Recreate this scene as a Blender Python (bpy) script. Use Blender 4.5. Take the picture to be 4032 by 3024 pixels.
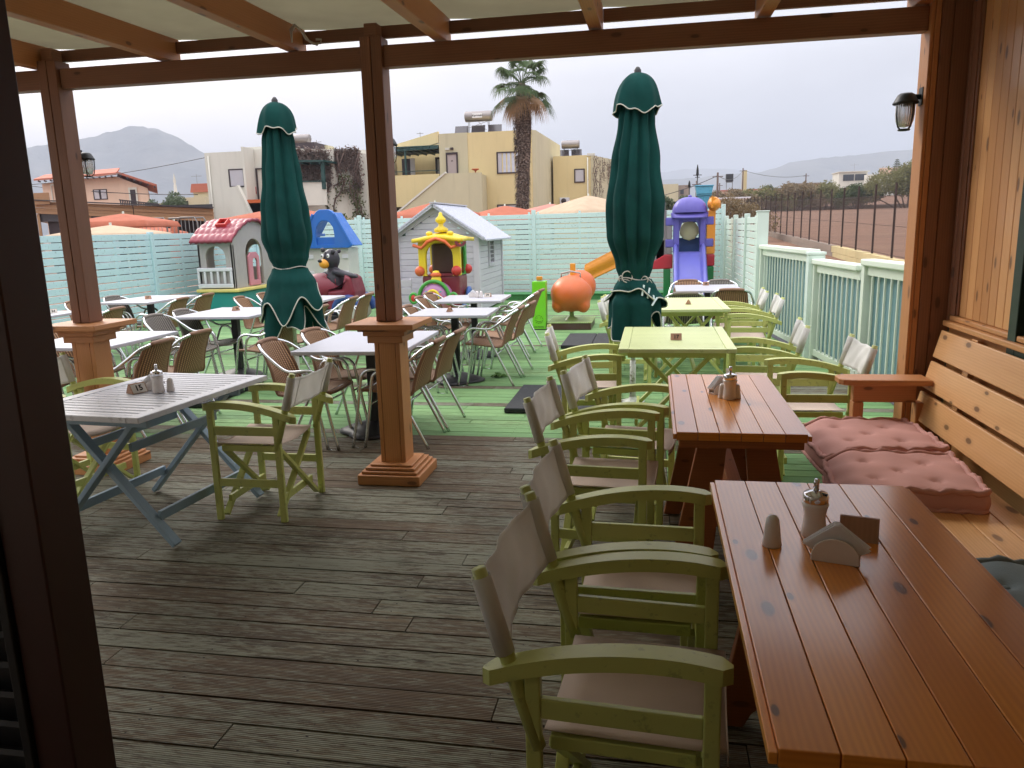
import bpy, math, random
from mathutils import Vector, Matrix
R = math.radians
random.seed(7)
for o in list(bpy.data.objects): bpy.data.objects.remove(o)
scene = bpy.context.scene
COL = scene.collection

# ---------------------------------------------------------------- camera
cam_d = bpy.data.cameras.new('camera')
cam = bpy.data.objects.new('camera', cam_d); COL.objects.link(cam)
cam_d.sensor_width = 36.0; cam_d.lens = 36.0*3030/4032
cam_d.clip_start = 0.05; cam_d.clip_end = 20000
_r = Vector((0.9837189, 0.17776268, -0.02641119))      # image right
_d = Vector((0.00976162, -0.19959839, -0.97982917))    # image down
_f = Vector((-0.17944869, 0.96361866, -0.19808396))    # view direction
_m = Matrix((( _r.x, -_d.x, -_f.x, 0), (_r.y, -_d.y, -_f.y, 0), (_r.z, -_d.z, -_f.z, 1.58), (0,0,0,1)))
cam.matrix_world = _m
scene.camera = cam

# ---------------------------------------------------------------- sky, sun, exposure
SUN_EL, SUN_AZ = 32.0, -48.0      # azimuth from +Y towards +X
sd = Vector((math.sin(R(SUN_AZ))*math.cos(R(SUN_EL)), math.cos(R(SUN_AZ))*math.cos(R(SUN_EL)), math.sin(R(SUN_EL))))
w = bpy.data.worlds.new('World'); scene.world = w; w.use_nodes = True
nt = w.node_tree; N = nt.nodes; L = nt.links; N.clear()
out = N.new('ShaderNodeOutputWorld'); bg = N.new('ShaderNodeBackground'); bg.inputs['Strength'].default_value = 0.1
L.new(bg.outputs[0], out.inputs[0])
sky = N.new('ShaderNodeTexSky'); sky.sky_type = 'NISHITA'; sky.sun_disc = False
sky.sun_elevation = R(SUN_EL); sky.sun_rotation = R(SUN_AZ); sky.dust_density = 4.0; sky.air_density = 1.0
tc = N.new('ShaderNodeTexCoord')
sep = N.new('ShaderNodeSeparateXYZ'); L.new(tc.outputs['Generated'], sep.inputs[0])
def wm(op, a, b=None, clamp=False):
    n = N.new('ShaderNodeMath'); n.operation = op; n.use_clamp = clamp
    for i, v in enumerate((a, b)):
        if v is None: continue
        if isinstance(v, (int, float)): n.inputs[i].default_value = v
        else: L.new(v, n.inputs[i])
    return n.outputs[0]
zc = wm('MAXIMUM', sep.outputs['Z'], 0.0)
z2 = wm('MULTIPLY', wm('MULTIPLY', zc, zc), 15.0)
up0 = wm('MULTIPLY_ADD', zc, 4.6); up0.node.inputs[2].default_value = 4.9
up = wm('ADD', up0, z2)
mp = N.new('ShaderNodeMapping'); mp.inputs['Scale'].default_value = (1.0, 1.0, 3.2); L.new(tc.outputs['Generated'], mp.inputs[0])
nz = N.new('ShaderNodeTexNoise'); nz.inputs['Scale'].default_value = 2.6; nz.inputs['Detail'].default_value = 4; nz.inputs['Roughness'].default_value = .5
L.new(mp.outputs[0], nz.inputs[0])
cl = wm('MULTIPLY_ADD', nz.outputs[0], 1.3); cl.node.inputs[2].default_value = 0.38
dt = N.new('ShaderNodeVectorMath'); dt.operation = 'DOT_PRODUCT'; L.new(tc.outputs['Generated'], dt.inputs[0]); dt.inputs[1].default_value = Vector((math.sin(R(-46))*.96, math.cos(R(-46))*.96, .28))
gl = wm('POWER', wm('MAXIMUM', dt.outputs['Value'], 0.0), 7.0)
gl2 = wm('MULTIPLY', gl, 8.5)
tot = wm('MULTIPLY', up, cl)
c1 = N.new('ShaderNodeVectorMath'); c1.operation = 'SCALE'; c1.inputs[0].default_value = (0.98, 0.96, 1.0); L.new(tot, c1.inputs['Scale'])
c2 = N.new('ShaderNodeVectorMath'); c2.operation = 'SCALE'; c2.inputs[0].default_value = (1.12, 0.95, 0.80); L.new(gl2, c2.inputs['Scale'])
ad = N.new('ShaderNodeVectorMath'); ad.operation = 'ADD'; L.new(c1.outputs[0], ad.inputs[0]); L.new(c2.outputs[0], ad.inputs[1])
mx = N.new('ShaderNodeMix'); mx.data_type = 'RGBA'; mx.inputs['Factor'].default_value = 0.93
L.new(sky.outputs[0], mx.inputs[6]); L.new(ad.outputs[0], mx.inputs[7]); L.new(mx.outputs[2], bg.inputs['Color'])
sl = bpy.data.lights.new('sun', 'SUN'); sl.energy = 1.2; sl.angle = R(18); sl.color = (1.0, 0.94, 0.86)
so = bpy.data.objects.new('sun', sl); COL.objects.link(so); so.rotation_euler = sd.to_track_quat('Z', 'Y').to_euler()
scene.view_settings.view_transform = 'Standard'; scene.view_settings.look = 'None'
scene.view_settings.exposure = 0.72; scene.view_settings.gamma = 1.0
try:
    scene.cycles.max_bounces = 9; scene.cycles.diffuse_bounces = 5; scene.cycles.transparent_max_bounces = 12; scene.cycles.volume_bounces = 0
except Exception: pass

# ---------------------------------------------------------------- materials
def S(r, g, b):
    f = lambda c: (c/255)/12.92 if c <= 10 else (((c/255)+.055)/1.055)**2.4
    return (f(r), f(g), f(b), 1)
class NT:
    def __init__(s, name):
        s.m = bpy.data.materials.new(name); s.m.use_nodes = True; s.t = s.m.node_tree; s.N = s.t.nodes; s.L = s.t.links
        s.b = s.N['Principled BSDF']
    def n(s, typ, **kw):
        x = s.N.new(typ)
        for k, v in kw.items():
            if k.startswith('i_'): x.inputs[k[2:].replace('_', ' ')].default_value = v
            else: setattr(x, k, v)
        return x
    def l(s, a, b): s.L.new(a, b)
    def math(s, op, a, b=None, c=None, clamp=False):
        n = s.N.new('ShaderNodeMath'); n.operation = op; n.use_clamp = clamp
        for i, v in enumerate((a, b, c)):
            if v is None: continue
            if isinstance(v, (int, float)): n.inputs[i].default_value = v
            else: s.L.new(v, n.inputs[i])
        return n.outputs[0]
    def map(s, src, sc=(1,1,1), loc=(0,0,0)):
        m = s.N.new('ShaderNodeMapping'); m.inputs['Scale'].default_value = sc; m.inputs['Location'].default_value = loc; s.L.new(src, m.inputs[0]); return m.outputs[0]
    def noise(s, v, scale, detail=4, rough=.55, dist=0):
        n = s.N.new('ShaderNodeTexNoise'); n.inputs['Scale'].default_value = scale; n.inputs['Detail'].default_value = detail; n.inputs['Roughness'].default_value = rough; n.inputs['Distortion'].default_value = dist
        s.L.new(v, n.inputs['Vector']); return n.outputs[0]
    def ramp(s, f, stops):
        r = s.N.new('ShaderNodeValToRGB'); e = r.color_ramp.elements
        while len(e) < len(stops): e.new(.5)
        for i, (p, c) in enumerate(stops): e[i].position = p; e[i].color = c if len(c) == 4 else (*c, 1)
        s.L.new(f, r.inputs[0]); return r.outputs[0]
    def mix(s, f, a, b, mode='MIX'):
        n = s.N.new('ShaderNodeMix'); n.data_type = 'RGBA'; n.blend_type = mode
        for i, v in ((0, f), (6, a), (7, b)):
            if isinstance(v, (int, float)): n.inputs[i].default_value = v
            elif isinstance(v, tuple): n.inputs[i].default_value = v
            else: s.L.new(v, n.inputs[i])
        return n.outputs[2]
    def bump(s, h, st=.3, d=.01):
        b = s.N.new('ShaderNodeBump'); b.inputs['Strength'].default_value = st; b.inputs['Distance'].default_value = d; s.L.new(h, b.inputs['Height']); s.L.new(b.outputs[0], s.b.inputs['Normal'])
    def col(s, c):
        if isinstance(c, tuple): s.b.inputs['Base Color'].default_value = c
        else: s.L.new(c, s.b.inputs['Base Color'])
    def rough(s, r):
        if isinstance(r, (int, float)): s.b.inputs['Roughness'].default_value = r
        else: s.L.new(r, s.b.inputs['Roughness'])
def obj_co(t): return t.n('ShaderNodeTexCoord').outputs['Object']
def uv_co(t): return t.n('ShaderNodeTexCoord').outputs['UV']
def gray(v): return (v, v, v, 1)
def mul(c, k): return (c[0]*k, c[1]*k, c[2]*k, 1)

def pine(name, light, dark, rough=.5, knots=1.0, coat=0.0, tonev=.25, ks=1.0, kz=1.0):
    t = NT(name); uv = uv_co(t)
    g1 = t.noise(t.map(uv, (2.0, 22, 1)), 1.0, 3, .5, 1.6)
    wv = t.n('ShaderNodeTexWave', wave_type='BANDS', bands_direction='Y'); wv.inputs['Scale'].default_value = 9; wv.inputs['Distortion'].default_value = 5.5; wv.inputs['Detail'].default_value = 2; wv.inputs['Detail Scale'].default_value = .6
    t.l(t.map(uv, (.55, 2.6, 1)), wv.inputs[0])
    g2 = t.noise(t.map(uv, (.8, 7, 1)), 1.0, 4, .6, 1.0)
    f = t.math('ADD', t.math('ADD', t.math('MULTIPLY', g1, .28), t.math('MULTIPLY', g2, .42)), t.math('MULTIPLY', wv.outputs[0], .16))
    c = t.ramp(f, [(.20, light), (.80, dark)])
    tone = t.n('ShaderNodeAttribute', attribute_name='tone').outputs['Fac']
    c = t.mix(t.math('MULTIPLY', tone, tonev*2, clamp=True), c, mul(dark, .85))
    big = t.noise(uv, 1.6, 2)
    c = t.mix(t.math('MULTIPLY', big, .28), c, mul(light, 1.1))
    vo = t.n('ShaderNodeTexVoronoi', feature='F1', voronoi_dimensions='2D'); t.l(t.map(uv, (3.0*ks, 7.5*ks, 1)), vo.inputs[0]); vo.inputs['Scale'].default_value = 1.0
    sp = t.n('ShaderNodeSeparateColor'); t.l(vo.outputs['Color'], sp.inputs[0])
    sel = t.math('GREATER_THAN', sp.outputs[0], .52)
    sz = t.math('MULTIPLY_ADD', sp.outputs[1], .07*kz, .04*kz)
    rel = t.math('DIVIDE', vo.outputs['Distance'], sz)
    halo = t.math('MULTIPLY', t.math('SUBTRACT', 1.0, t.math('DIVIDE', rel, 2.1), clamp=True), sel)
    kn = t.math('MULTIPLY', t.math('MULTIPLY', t.math('SUBTRACT', 1.15, rel, clamp=True), 3.0, clamp=True), sel)
    c = t.mix(t.math('MULTIPLY', halo, .55*knots, clamp=True), c, mul(dark, .6))
    c = t.mix(t.math('MULTIPLY', kn, .85*knots, clamp=True), c, mul(dark, .16))
    t.col(c); t.rough(rough)
    t.bump(f, .12, .004)
    if coat: t.b.inputs['Coat Weight'].default_value = coat; t.b.inputs['Coat Roughness'].default_value = .16
    return t.m
def paint(name, c, rough=.5, var=.12, worn=0, wc=None, bump=.15, sc=1.0, spec=.5):
    t = NT(name); o = obj_co(t)
    n1 = t.noise(t.map(o, (sc, sc, sc)), 3.0, 5)
    cc = t.mix(t.math('MULTIPLY', n1, 1.0), mul(c, 1-var), mul(c, 1+var))
    tone = t.n('ShaderNodeAttribute', attribute_name='tone').outputs['Fac']
    cc = t.mix(t.math('MULTIPLY', tone, .35), cc, mul(c, .8))
    if worn:
        n2 = t.noise(t.map(o, (sc, sc, sc)), 24.0, 6, .7)
        msk = t.ramp(n2, [(.60-worn*.1, gray(0)), (.66-worn*.1, gray(1))])
        cc = t.mix(msk, cc, wc or mul(c, .45))
    t.col(cc); t.rough(rough); t.b.inputs['Specular IOR Level'].default_value = spec
    n3 = t.noise(t.map(o, (sc, sc, sc)), 60, 3); t.bump(n3, bump, .003)
    return t.m
def plaster(name, c, stain=.25):
    t = NT(name); o = obj_co(t)
    a = t.noise(t.map(o, (.5, .5, .25)), 1.0, 5, .6)
    cc = t.mix(t.ramp(a, [(.35, gray(0)), (.75, gray(1))]), c, mul(c, 1-stain))
    st = t.noise(t.map(o, (2.5, 2.5, .18)), 1.2, 4, .6)
    cc = t.mix(t.math('MULTIPLY', t.ramp(st, [(.55, gray(0)), (.75, gray(1))]), .3), cc, mul(c, .6))
    t.col(cc); t.rough(.9); t.bump(t.noise(o, 14, 5, .7), .3, .02); return t.m
def plain(name, c, rough=.5, metal=0, **kw):
    t = NT(name); t.col(c); t.rough(rough); t.b.inputs['Metallic'].default_value = metal
    for k, v in kw.items(): t.b.inputs[k].default_value = v
    return t.m
def plastic(name, c, rough=.38, fade=.18):
    t = NT(name); o = obj_co(t)
    n = t.noise(o, 2.2, 4); t.col(t.mix(t.ramp(n, [(.35, gray(0)), (.7, gray(1))]), c, mul(tuple(min(1, x*(1-fade)+.03) for x in c[:3]), 1)))
    t.rough(t.ramp(t.noise(o, 9, 4), [(.3, gray(rough-.08)), (.7, gray(rough+.15))]))
    t.bump(t.noise(o, 35, 3), .06, .003); return t.m
def cloth(name, c, sc=1.0, transl=0.0, var=.12):
    t = NT(name); o = obj_co(t)
    n = t.noise(o, 3.5, 4); cc = t.mix(t.ramp(n, [(.3, gray(0)), (.75, gray(1))]), mul(c, 1+var*.5), mul(c, 1-var)); t.col(cc); t.rough(.92)
    t.b.inputs['Specular IOR Level'].default_value = .15
    t.bump(t.math('ADD', t.noise(o, 220*sc, 2), t.math('MULTIPLY', t.noise(o, 18, 3), .8)), .35, .002)
    if transl:
        tr = t.n('ShaderNodeBsdfTranslucent'); t.l(cc, tr.inputs[0]); ms = t.n('ShaderNodeMixShader'); ms.inputs[0].default_value = transl
        t.l(t.b.outputs[0], ms.inputs[1]); t.l(tr.outputs[0], ms.inputs[2]); t.l(ms.outputs[0], t.N['Material Output'].inputs[0])
    return t.m

M = {}
M['beam'] = pine('pine_beam', S(150,104,76), S(104,68,50), .55, .6)
M['post'] = pine('pine_post', S(204,144,92), S(164,104,60), .5, .7)
M['wall'] = pine('pine_cladding', S(226,174,116), S(186,126,74), .45, .8, .25, .35, 1.1, 1.15)
M['bench'] = pine('pine_bench', S(236,188,130), S(192,134,80), .42, .85, .3, .35, 1.15, 1.5)
M['table'] = pine('pine_varnished', S(244,164,68), S(190,104,36), .30, 1.0, .75, .42)
M['tableleg'] = pine('pine_leg', S(172,104,60), S(128,70,36), .5, .5)
M['farwood'] = pine('weathered_timber', S(176,140,104), S(140,104,76), .8, .3)
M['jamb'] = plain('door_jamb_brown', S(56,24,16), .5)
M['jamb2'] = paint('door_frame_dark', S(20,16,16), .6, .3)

def deck_mat():
    t = NT('deck_boards'); o = obj_co(t)
    tone = t.n('ShaderNodeAttribute', attribute_name='tone').outputs['Fac']
    uv = uv_co(t)
    grain = t.noise(t.map(uv, (2.2, 45, 1)), 1.0, 5, .65, .8)
    flake = t.noise(t.map(uv, (9, 70, 1)), 1.0, 6, .75, .3)
    patch = t.noise(t.map(o, (.9, 2.2, 1)), 1.0, 3, .55)
    wood = t.ramp(grain, [(.28, S(40,35,26)), (.52, S(86,76,58)), (.74, S(132,120,96))])
    wood = t.mix(t.math('MULTIPLY', tone, .45), wood, S(104,78,52))
    gp = t.mix(grain, S(96,98,80), S(154,154,134))
    gp = t.mix(t.math('MULTIPLY', tone, .35), gp, S(104,102,88))
    fl = t.math('ADD', t.math('MULTIPLY', flake, 1.0), t.math('MULTIPLY', t.math('SUBTRACT', patch, .5), .55))
    m1 = t.ramp(t.math('ADD', fl, t.math('MULTIPLY', t.math('SUBTRACT', tone, .5), .10)), [(.42, gray(0)), (.54, gray(1))])
    grayd = t.mix(m1, gp, wood)
    gr = t.mix(grain, S(98,138,86), S(148,184,122))
    gr = t.mix(t.math('MULTIPLY', tone, .75), gr, S(88,130,82))
    m2 = t.ramp(t.math('ADD', flake, t.math('MULTIPLY', t.math('SUBTRACT', patch, .5), .6)), [(.54, gray(0)), (.68, gray(1))])
    m2b = t.math('MULTIPLY', m2, .75)
    green = t.mix(m2b, gr, S(98,112,72))
    sp = t.n('ShaderNodeSeparateXYZ'); t.l(o, sp.inputs[0])
    wv = t.n('ShaderNodeTexWave', wave_type='BANDS', bands_direction='Y', wave_profile='SIN'); wv.inputs['Scale'].default_value = 36; t.l(o, wv.inputs[0])
    dirt = t.ramp(wv.outputs[0], [(.12, gray(.62)), (.5, gray(1))])
    grayd = t.mix(1.0, grayd, dirt, 'MULTIPLY')
    gat = t.n('ShaderNodeAttribute', attribute_name='paint').outputs['Fac']
    c = t.mix(gat, grayd, green)
    t.col(c); t.rough(t.ramp(flake, [(.3, gray(.55)), (.7, gray(.85))]))
    h = t.math('ADD', t.math('MULTIPLY', wv.outputs[0], .9), t.math('MULTIPLY', flake, .9))
    t.bump(h, .55, .004); t.b.inputs['Specular IOR Level'].default_value = .3
    return t.m
M['deck'] = deck_mat()
M['fence'] = paint('fence_aqua_paint', S(190,220,226), .55, .05, .1, S(150,176,178), .2)
M['fence3'] = paint('fence_aqua_back', S(204,228,224), .55, .05, .1, S(150,180,174), .2)
M['fence2'] = paint('fence_mint_paint', S(204,220,210), .55, .1, 0, None, .2)
M['rail'] = paint('railing_pale_mint', S(212,223,206), .6, .1, 0, None, .25)
M['railback'] = paint('railing_board_teal', S(112,148,152), .6, .12, 0, None, .25)
M['greenstep'] = paint('step_green', S(70,140,80), .6, .1, .3)
M['lime'] = paint('lime_paint', S(186,193,112), .36, .08, .12, S(156,162,96), .15, 1, .5)
M['limetop'] = paint('lime_table_paint', S(200,209,152), .4, .06, .1, S(184,194,134), .1)
M['bluegray'] = paint('blue_gray_paint', S(136,160,178), .5, .08, .0, None)
M['graytop'] = paint('gray_table_paint', S(212,214,222), .32, .06, .2, S(180,182,188))
M['sling'] = cloth('chair_canvas', S(238,237,233), 1, .40)
M['slingseat'] = cloth('chair_canvas_seat', S(196,178,164), 1, .05)
M['white'] = paint('white_laminate', S(180,181,189), .35, .03, 0, None, .03)
M['alu'] = plain('aluminium_tube', S(214,218,220), .22, 1.0)
M['black'] = plain('black_metal', S(34,34,36), .5)
M['rubber'] = paint('rubber_mat', S(38,40,42), .85, .25, .3, S(58,60,62), .5)
def wicker(name, a, b):
    t = NT(name); uv = uv_co(t)
    w1 = t.n('ShaderNodeTexWave', wave_type='BANDS', bands_direction='X'); w1.inputs['Scale'].default_value = 4.4; t.l(uv, w1.inputs[0])
    w2 = t.n('ShaderNodeTexWave', wave_type='BANDS', bands_direction='Y'); w2.inputs['Scale'].default_value = 11; t.l(uv, w2.inputs[0])
    f = t.math('MULTIPLY', w1.outputs[0], t.math('MULTIPLY_ADD', w2.outputs[0], .6, .4))
    t.col(t.ramp(f, [(.04, mul(b, .28)), (.35, b), (.8, a)])); t.rough(.6); t.bump(f, .8, .006)
    ho = t.math('LESS_THAN', t.math('ADD', w1.outputs[0], t.math('MULTIPLY', w2.outputs[0], .35)), .10)
    tr = t.n('ShaderNodeBsdfTransparent'); ms = t.n('ShaderNodeMixShader'); t.l(ho, ms.inputs[0]); t.l(t.b.outputs[0], ms.inputs[1]); t.l(tr.outputs[0], ms.inputs[2]); t.l(ms.outputs[0], t.N['Material Output'].inputs[0])
    return t.m
M['wicker'] = wicker('wicker_brown', S(196,156,116), S(142,102,70))
M['wickergray'] = wicker('wicker_gray', S(158,150,140), S(104,98,90))
M['wickerrim'] = paint('wicker_rim_brown', S(132,98,74), .6, .15, 0, None, .5)
M['wickerrimg'] = paint('wicker_rim_gray', S(120,112,104), .6, .15, 0, None, .5)
M['parasol'] = cloth('parasol_green', S(20,66,62), 1, .04, .35)
M['trim'] = cloth('parasol_trim', S(196,196,184), 1)
M['rope'] = cloth('rope_white', S(190,186,176), 1)
M['pole'] = paint('pole_white', S(196,200,186), .5, .1, .5, S(120,120,90))
M['pink'] = cloth('cushion_pink', S(204,156,148), 1, 0, .12)
M['gcush'] = cloth('cushion_gray', S(130,144,150), 1, 0, .12)
M['canvas'] = cloth('roof_canvas', S(154,147,120), .4, .19, .1)
M['ceramic'] = plain('white_ceramic', S(214,208,204), .18, 0, **{'Coat Weight': .5})
M['chrome'] = plain('chrome', S(220,220,224), .12, 1.0)
M['napkin'] = cloth('napkin_paper', S(242,242,244), 1, .45)
M['sign'] = pine('sign_wood', S(176,136,108), S(136,98,74), .6, .2)
M['ink'] = plain('dark_ink', S(44,32,28), .7)
M['letter'] = plain('white_letter', S(205,222,222), .7)
M['lampblack'] = paint('lamp_black', S(40,46,48), .45, .1)
t = NT('lamp_glass'); t.b.inputs['Transmission Weight'].default_value = .8; t.col(S(225,228,228)); t.rough(.25)
_w = t.n('ShaderNodeTexWave', wave_type='BANDS', bands_direction='X'); _w.inputs['Scale'].default_value = 8; t.l(uv_co(t), _w.inputs[0]); t.bump(_w.outputs[0], .6, .004); M['glass'] = t.m

# ---------------------------------------------------------------- mesh builder
class MB:
    def __init__(s): s.v = []; s.f = []; s.uv = []; s.t = []; s.p = []; s.sm = []; s.mi = []; s.cur = 0; s.paint = 0
    def _add(s, vs, fs, uvs, tone, smooth=False):
        o = len(s.v); s.v += [tuple(v) for v in vs]
        for f, u in zip(fs, uvs):
            s.f.append([o+i for i in f]); s.uv.append(u); s.t.append(tone); s.sm.append(smooth); s.mi.append(s.cur); s.p.append(s.paint)
        return s
    def hexa(s, P, L0, W, H, tone=None, off=None):   # P: 8 pts (x-,x+)(y)(z) order; dims for uv
        if tone is None: tone = random.random()
        if off is None: off = (random.random()*37, random.random()*37)
        fs = [(0,3,2,1),(4,5,6,7),(0,1,5,4),(3,7,6,2),(0,4,7,3),(1,2,6,5)]
        a, b = off
        uv = [[(a,b),(a,b+W),(a+L0,b+W),(a+L0,b)], [(a,b),(a+L0,b),(a+L0,b+W),(a,b+W)],
              [(a,b+W),(a+L0,b+W),(a+L0,b+W+H),(a,b+W+H)], [(a,b-H),(a,b),(a+L0,b),(a+L0,b-H)],
              [(a,b),(a,b+H),(a+W*.3,b+H),(a+W*.3,b)], [(a,b),(a+W*.3,b),(a+W*.3,b+H),(a,b+H)]]
        return s._add(P, fs, uv, tone)
    def bar(s, p0, p1, wid, hei, up=(0,0,1), tone=None, off=None, taper=1.0):
        p0 = Vector(p0); p1 = Vector(p1); d = (p1-p0); Ln = d.length; d.normalize(); u = Vector(up)
        sd_ = u.cross(d)
        if sd_.length < 1e-4: sd_ = Vector((1,0,0)).cross(d)
        sd_.normalize(); u = d.cross(sd_)
        P = []
        for z in (-1, 1):
            for (e, k, y) in ((p0,1,-1),(p1,taper,-1),(p1,taper,1),(p0,1,1)):
                P.append(e + sd_*(y*wid/2*k) + u*(z*hei/2*k))
        return s.hexa(P, Ln, wid, hei, tone, off)
    def box(s, x0, x1, y0, y1, z0, z1, tone=None, off=None, ax=None):
        dx, dy, dz = x1-x0, y1-y0, z1-z0
        m = ax or ('x' if dx >= max(dy, dz) else 'y' if dy >= dz else 'z')
        cx, cy, cz = (x0+x1)/2, (y0+y1)/2, (z0+z1)/2
        if m == 'x': return s.bar((x0,cy,cz),(x1,cy,cz), dy, dz, (0,0,1), tone, off)
        if m == 'y': return s.bar((cx,y0,cz),(cx,y1,cz), dx, dz, (0,0,1), tone, off)
        return s.bar((cx,cy,z0),(cx,cy,z1), dx, dy, (0,1,0), tone, off)
    def tube(s, pts, r, n=8, closed=False, caps=True, flat=1.0):
        P = [Vector(p) for p in pts]; m = len(P); rr = r if isinstance(r, (list, tuple)) else [r]*m
        vs = []; ups = None; ln = [0]
        for i in range(1, m): ln.append(ln[-1]+(P[i]-P[i-1]).length)
        for i in range(m):
            if closed: d = P[(i+1) % m]-P[(i-1) % m]
            else: d = P[min(i+1, m-1)]-P[max(i-1, 0)]
            if d.length < 1e-9: d = Vector((0,0,1))
            d.normalize()
            if ups is None:
                ups = Vector((0,0,1)) if abs(d.z) < .9 else Vector((1,0,0))
            ups = (ups - d*ups.dot(d)); 
            if ups.length < 1e-6: ups = d.orthogonal()
            ups.normalize(); sd_ = d.cross(ups)
            for k in range(n):
                a = 2*math.pi*k/n; vs.append(P[i] + ups*(math.cos(a)*rr[i]*flat) + sd_*(math.sin(a)*rr[i]))
        fs = []; uv = []; R_ = m if closed else m-1
        for i in range(R_):
            j = (i+1) % m
            for k in range(n):
                k2 = (k+1) % n; fs.append((i*n+k, i*n+k2, j*n+k2, j*n+k)); l0 = ln[i]; l1 = ln[j] if j > i else ln[i]+.1
                c = 2*math.pi*rr[i]/n; uv.append([(l0,k*c),(l0,(k+1)*c),(l1,(k+1)*c),(l1,k*c)])
        if caps and not closed:
            fs.append(tuple(range(n-1, -1, -1))); uv.append([(0,0)]*n)
            fs.append(tuple((m-1)*n+k for k in range(n))); uv.append([(0,0)]*n)
        return s._add(vs, fs, uv, .5, True)
    def surf(s, fn, nu, nv, cu=False, tone=.5, uvs=(1,1), flip=False):
        vs = [fn(i/nu, j/nv) for j in range(nv+1) for i in range(nu + (0 if cu else 1))]
        W = nu if cu else nu+1; fs = []; uv = []
        for j in range(nv):
            for i in range(nu):
                i2 = (i+1) % W if cu else i+1
                q = (j*W+i, j*W+i2, (j+1)*W+i2, (j+1)*W+i); u = [(i/nu*uvs[0], j/nv*uvs[1]), ((i+1)/nu*uvs[0], j/nv*uvs[1]), ((i+1)/nu*uvs[0], (j+1)/nv*uvs[1]), (i/nu*uvs[0], (j+1)/nv*uvs[1])]
                if flip: q = q[::-1]; u = u[::-1]
                fs.append(q); uv.append(u)
        return s._add(vs, fs, uv, tone, True)
    def lathe(s, prof, c=(0,0,0), n=20, axis='z', sy=1.0):
        c = Vector(c)
        def fn(u, v):
            k = v*(len(prof)-1); i = min(int(k), len(prof)-2); f = k-i
            r = prof[i][0]*(1-f)+prof[i+1][0]*f; z = prof[i][1]*(1-f)+prof[i+1][1]*f; a = 2*math.pi*u
            p = Vector((r*math.cos(a), r*math.sin(a)*sy, z))
            if axis == 'x': p = Vector((p.z, p.x, p.y))
            if axis == 'y': p = Vector((p.y, p.z, p.x))
            return c+p
        return s.surf(fn, n, len(prof)-1, True)
    def ell(s, c, r, n=16, m=10, rot=None):
        c = Vector(c)
        def fn(u, v):
            a = 2*math.pi*u; b = math.pi*(v-.5); p = Vector((r[0]*math.cos(b)*math.cos(a), r[1]*math.cos(b)*math.sin(a), r[2]*math.sin(b)))
            if rot: p = rot @ p
            return c+p
        return s.surf(fn, n, m, True)
    def prism(s, pts, y0, y1, plane='xz', tone=None, smooth=False):
        n = len(pts); tone = random.random() if tone is None else tone
        def q(p, h): return (p[0], h, p[1]) if plane == 'xz' else (h, p[0], p[1]) if plane == 'yz' else (p[0], p[1], h)
        vs = [q(p, y0) for p in pts]+[q(p, y1) for p in pts]
        fs = [tuple(range(n)), tuple(range(2*n-1, n-1, -1))]; uv = [[(p[0], p[1]) for p in pts], [(p[0], p[1]) for p in pts[::-1]]]
        for i in range(n):
            j = (i+1) % n; fs.append((i, n+i, n+j, j)); l = math.hypot(pts[j][0]-pts[i][0], pts[j][1]-pts[i][1]); uv.append([(0,0),(0,abs(y1-y0)),(l,abs(y1-y0)),(l,0)])
        return s._add(vs, fs, uv, tone, smooth)
    def ring(s, outer, inner, y0, y1, plane='xz', closed=True):
        n = len(outer)
        def q(p, h): return (p[0], h, p[1]) if plane == 'xz' else (h, p[0], p[1]) if plane == 'yz' else (p[0], p[1], h)
        vs = [q(p, y0) for p in outer]+[q(p, y0) for p in inner]+[q(p, y1) for p in outer]+[q(p, y1) for p in inner]
        fs = []; R_ = n if closed else n-1
        for i in range(R_):
            j = (i+1) % n
            fs += [(i, j, n+j, n+i), (2*n+i, 3*n+i, 3*n+j, 2*n+j), (i, 2*n+i, 2*n+j, j), (n+i, n+j, 3*n+j, 3*n+i)]
        if not closed:
            fs += [(0, n, 3*n, 2*n), (n-1, 3*n-1, 4*n-1, 2*n-1)]
        return s._add(vs, fs, [[(vs[k][0], vs[k][2]) for k in f] for f in fs], .5)
    def xf(s, M4, i0=0):
        for i in range(i0, len(s.v)): s.v[i] = tuple(M4 @ Vector(s.v[i]))
        return s
    def build(s, name, mat, parent=None, bevel=0, seg=2, loc=None, sub=0, sol=0):
        me = bpy.data.meshes.new(name); me.from_pydata(s.v, [], s.f)
        ul = me.uv_layers.new(name='UVMap'); k = 0; dat = []
        for u in s.uv:
            for a in u: dat += [a[0], a[1]]
        ul.data.foreach_set('uv', dat)
        at = me.attributes.new('tone', 'FLOAT', 'FACE'); at.data.foreach_set('value', s.t)
        if any(s.p): ap = me.attributes.new('paint', 'FLOAT', 'FACE'); ap.data.foreach_set('value', s.p)
        me.polygons.foreach_set('use_smooth', s.sm)
        for m in (mat if isinstance(mat, list) else [mat]): me.materials.append(M[m] if isinstance(m, str) else m)
        me.polygons.foreach_set('material_index', s.mi)
        me.update()
        ob = bpy.data.objects.new(name, me); COL.objects.link(ob)
        if parent: ob.parent = parent
        if loc: ob.location = loc
        if bevel:
            b = ob.modifiers.new('bevel', 'BEVEL'); b.width = bevel; b.segments = seg; b.limit_method = 'ANGLE'; b.angle_limit = R(40)
        if sub:
            b = ob.modifiers.new('sub', 'SUBSURF'); b.levels = sub; b.render_levels = sub
        if sol:
            b = ob.modifiers.new('sol', 'SOLIDIFY'); b.thickness = sol; b.offset = 0
        return ob
def tag(o, label=None, cat=None, group=None, kind=None):
    for k, v in (('label', label), ('category', cat), ('group', group), ('kind', kind)):
        if v: o[k] = v
    return o
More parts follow.
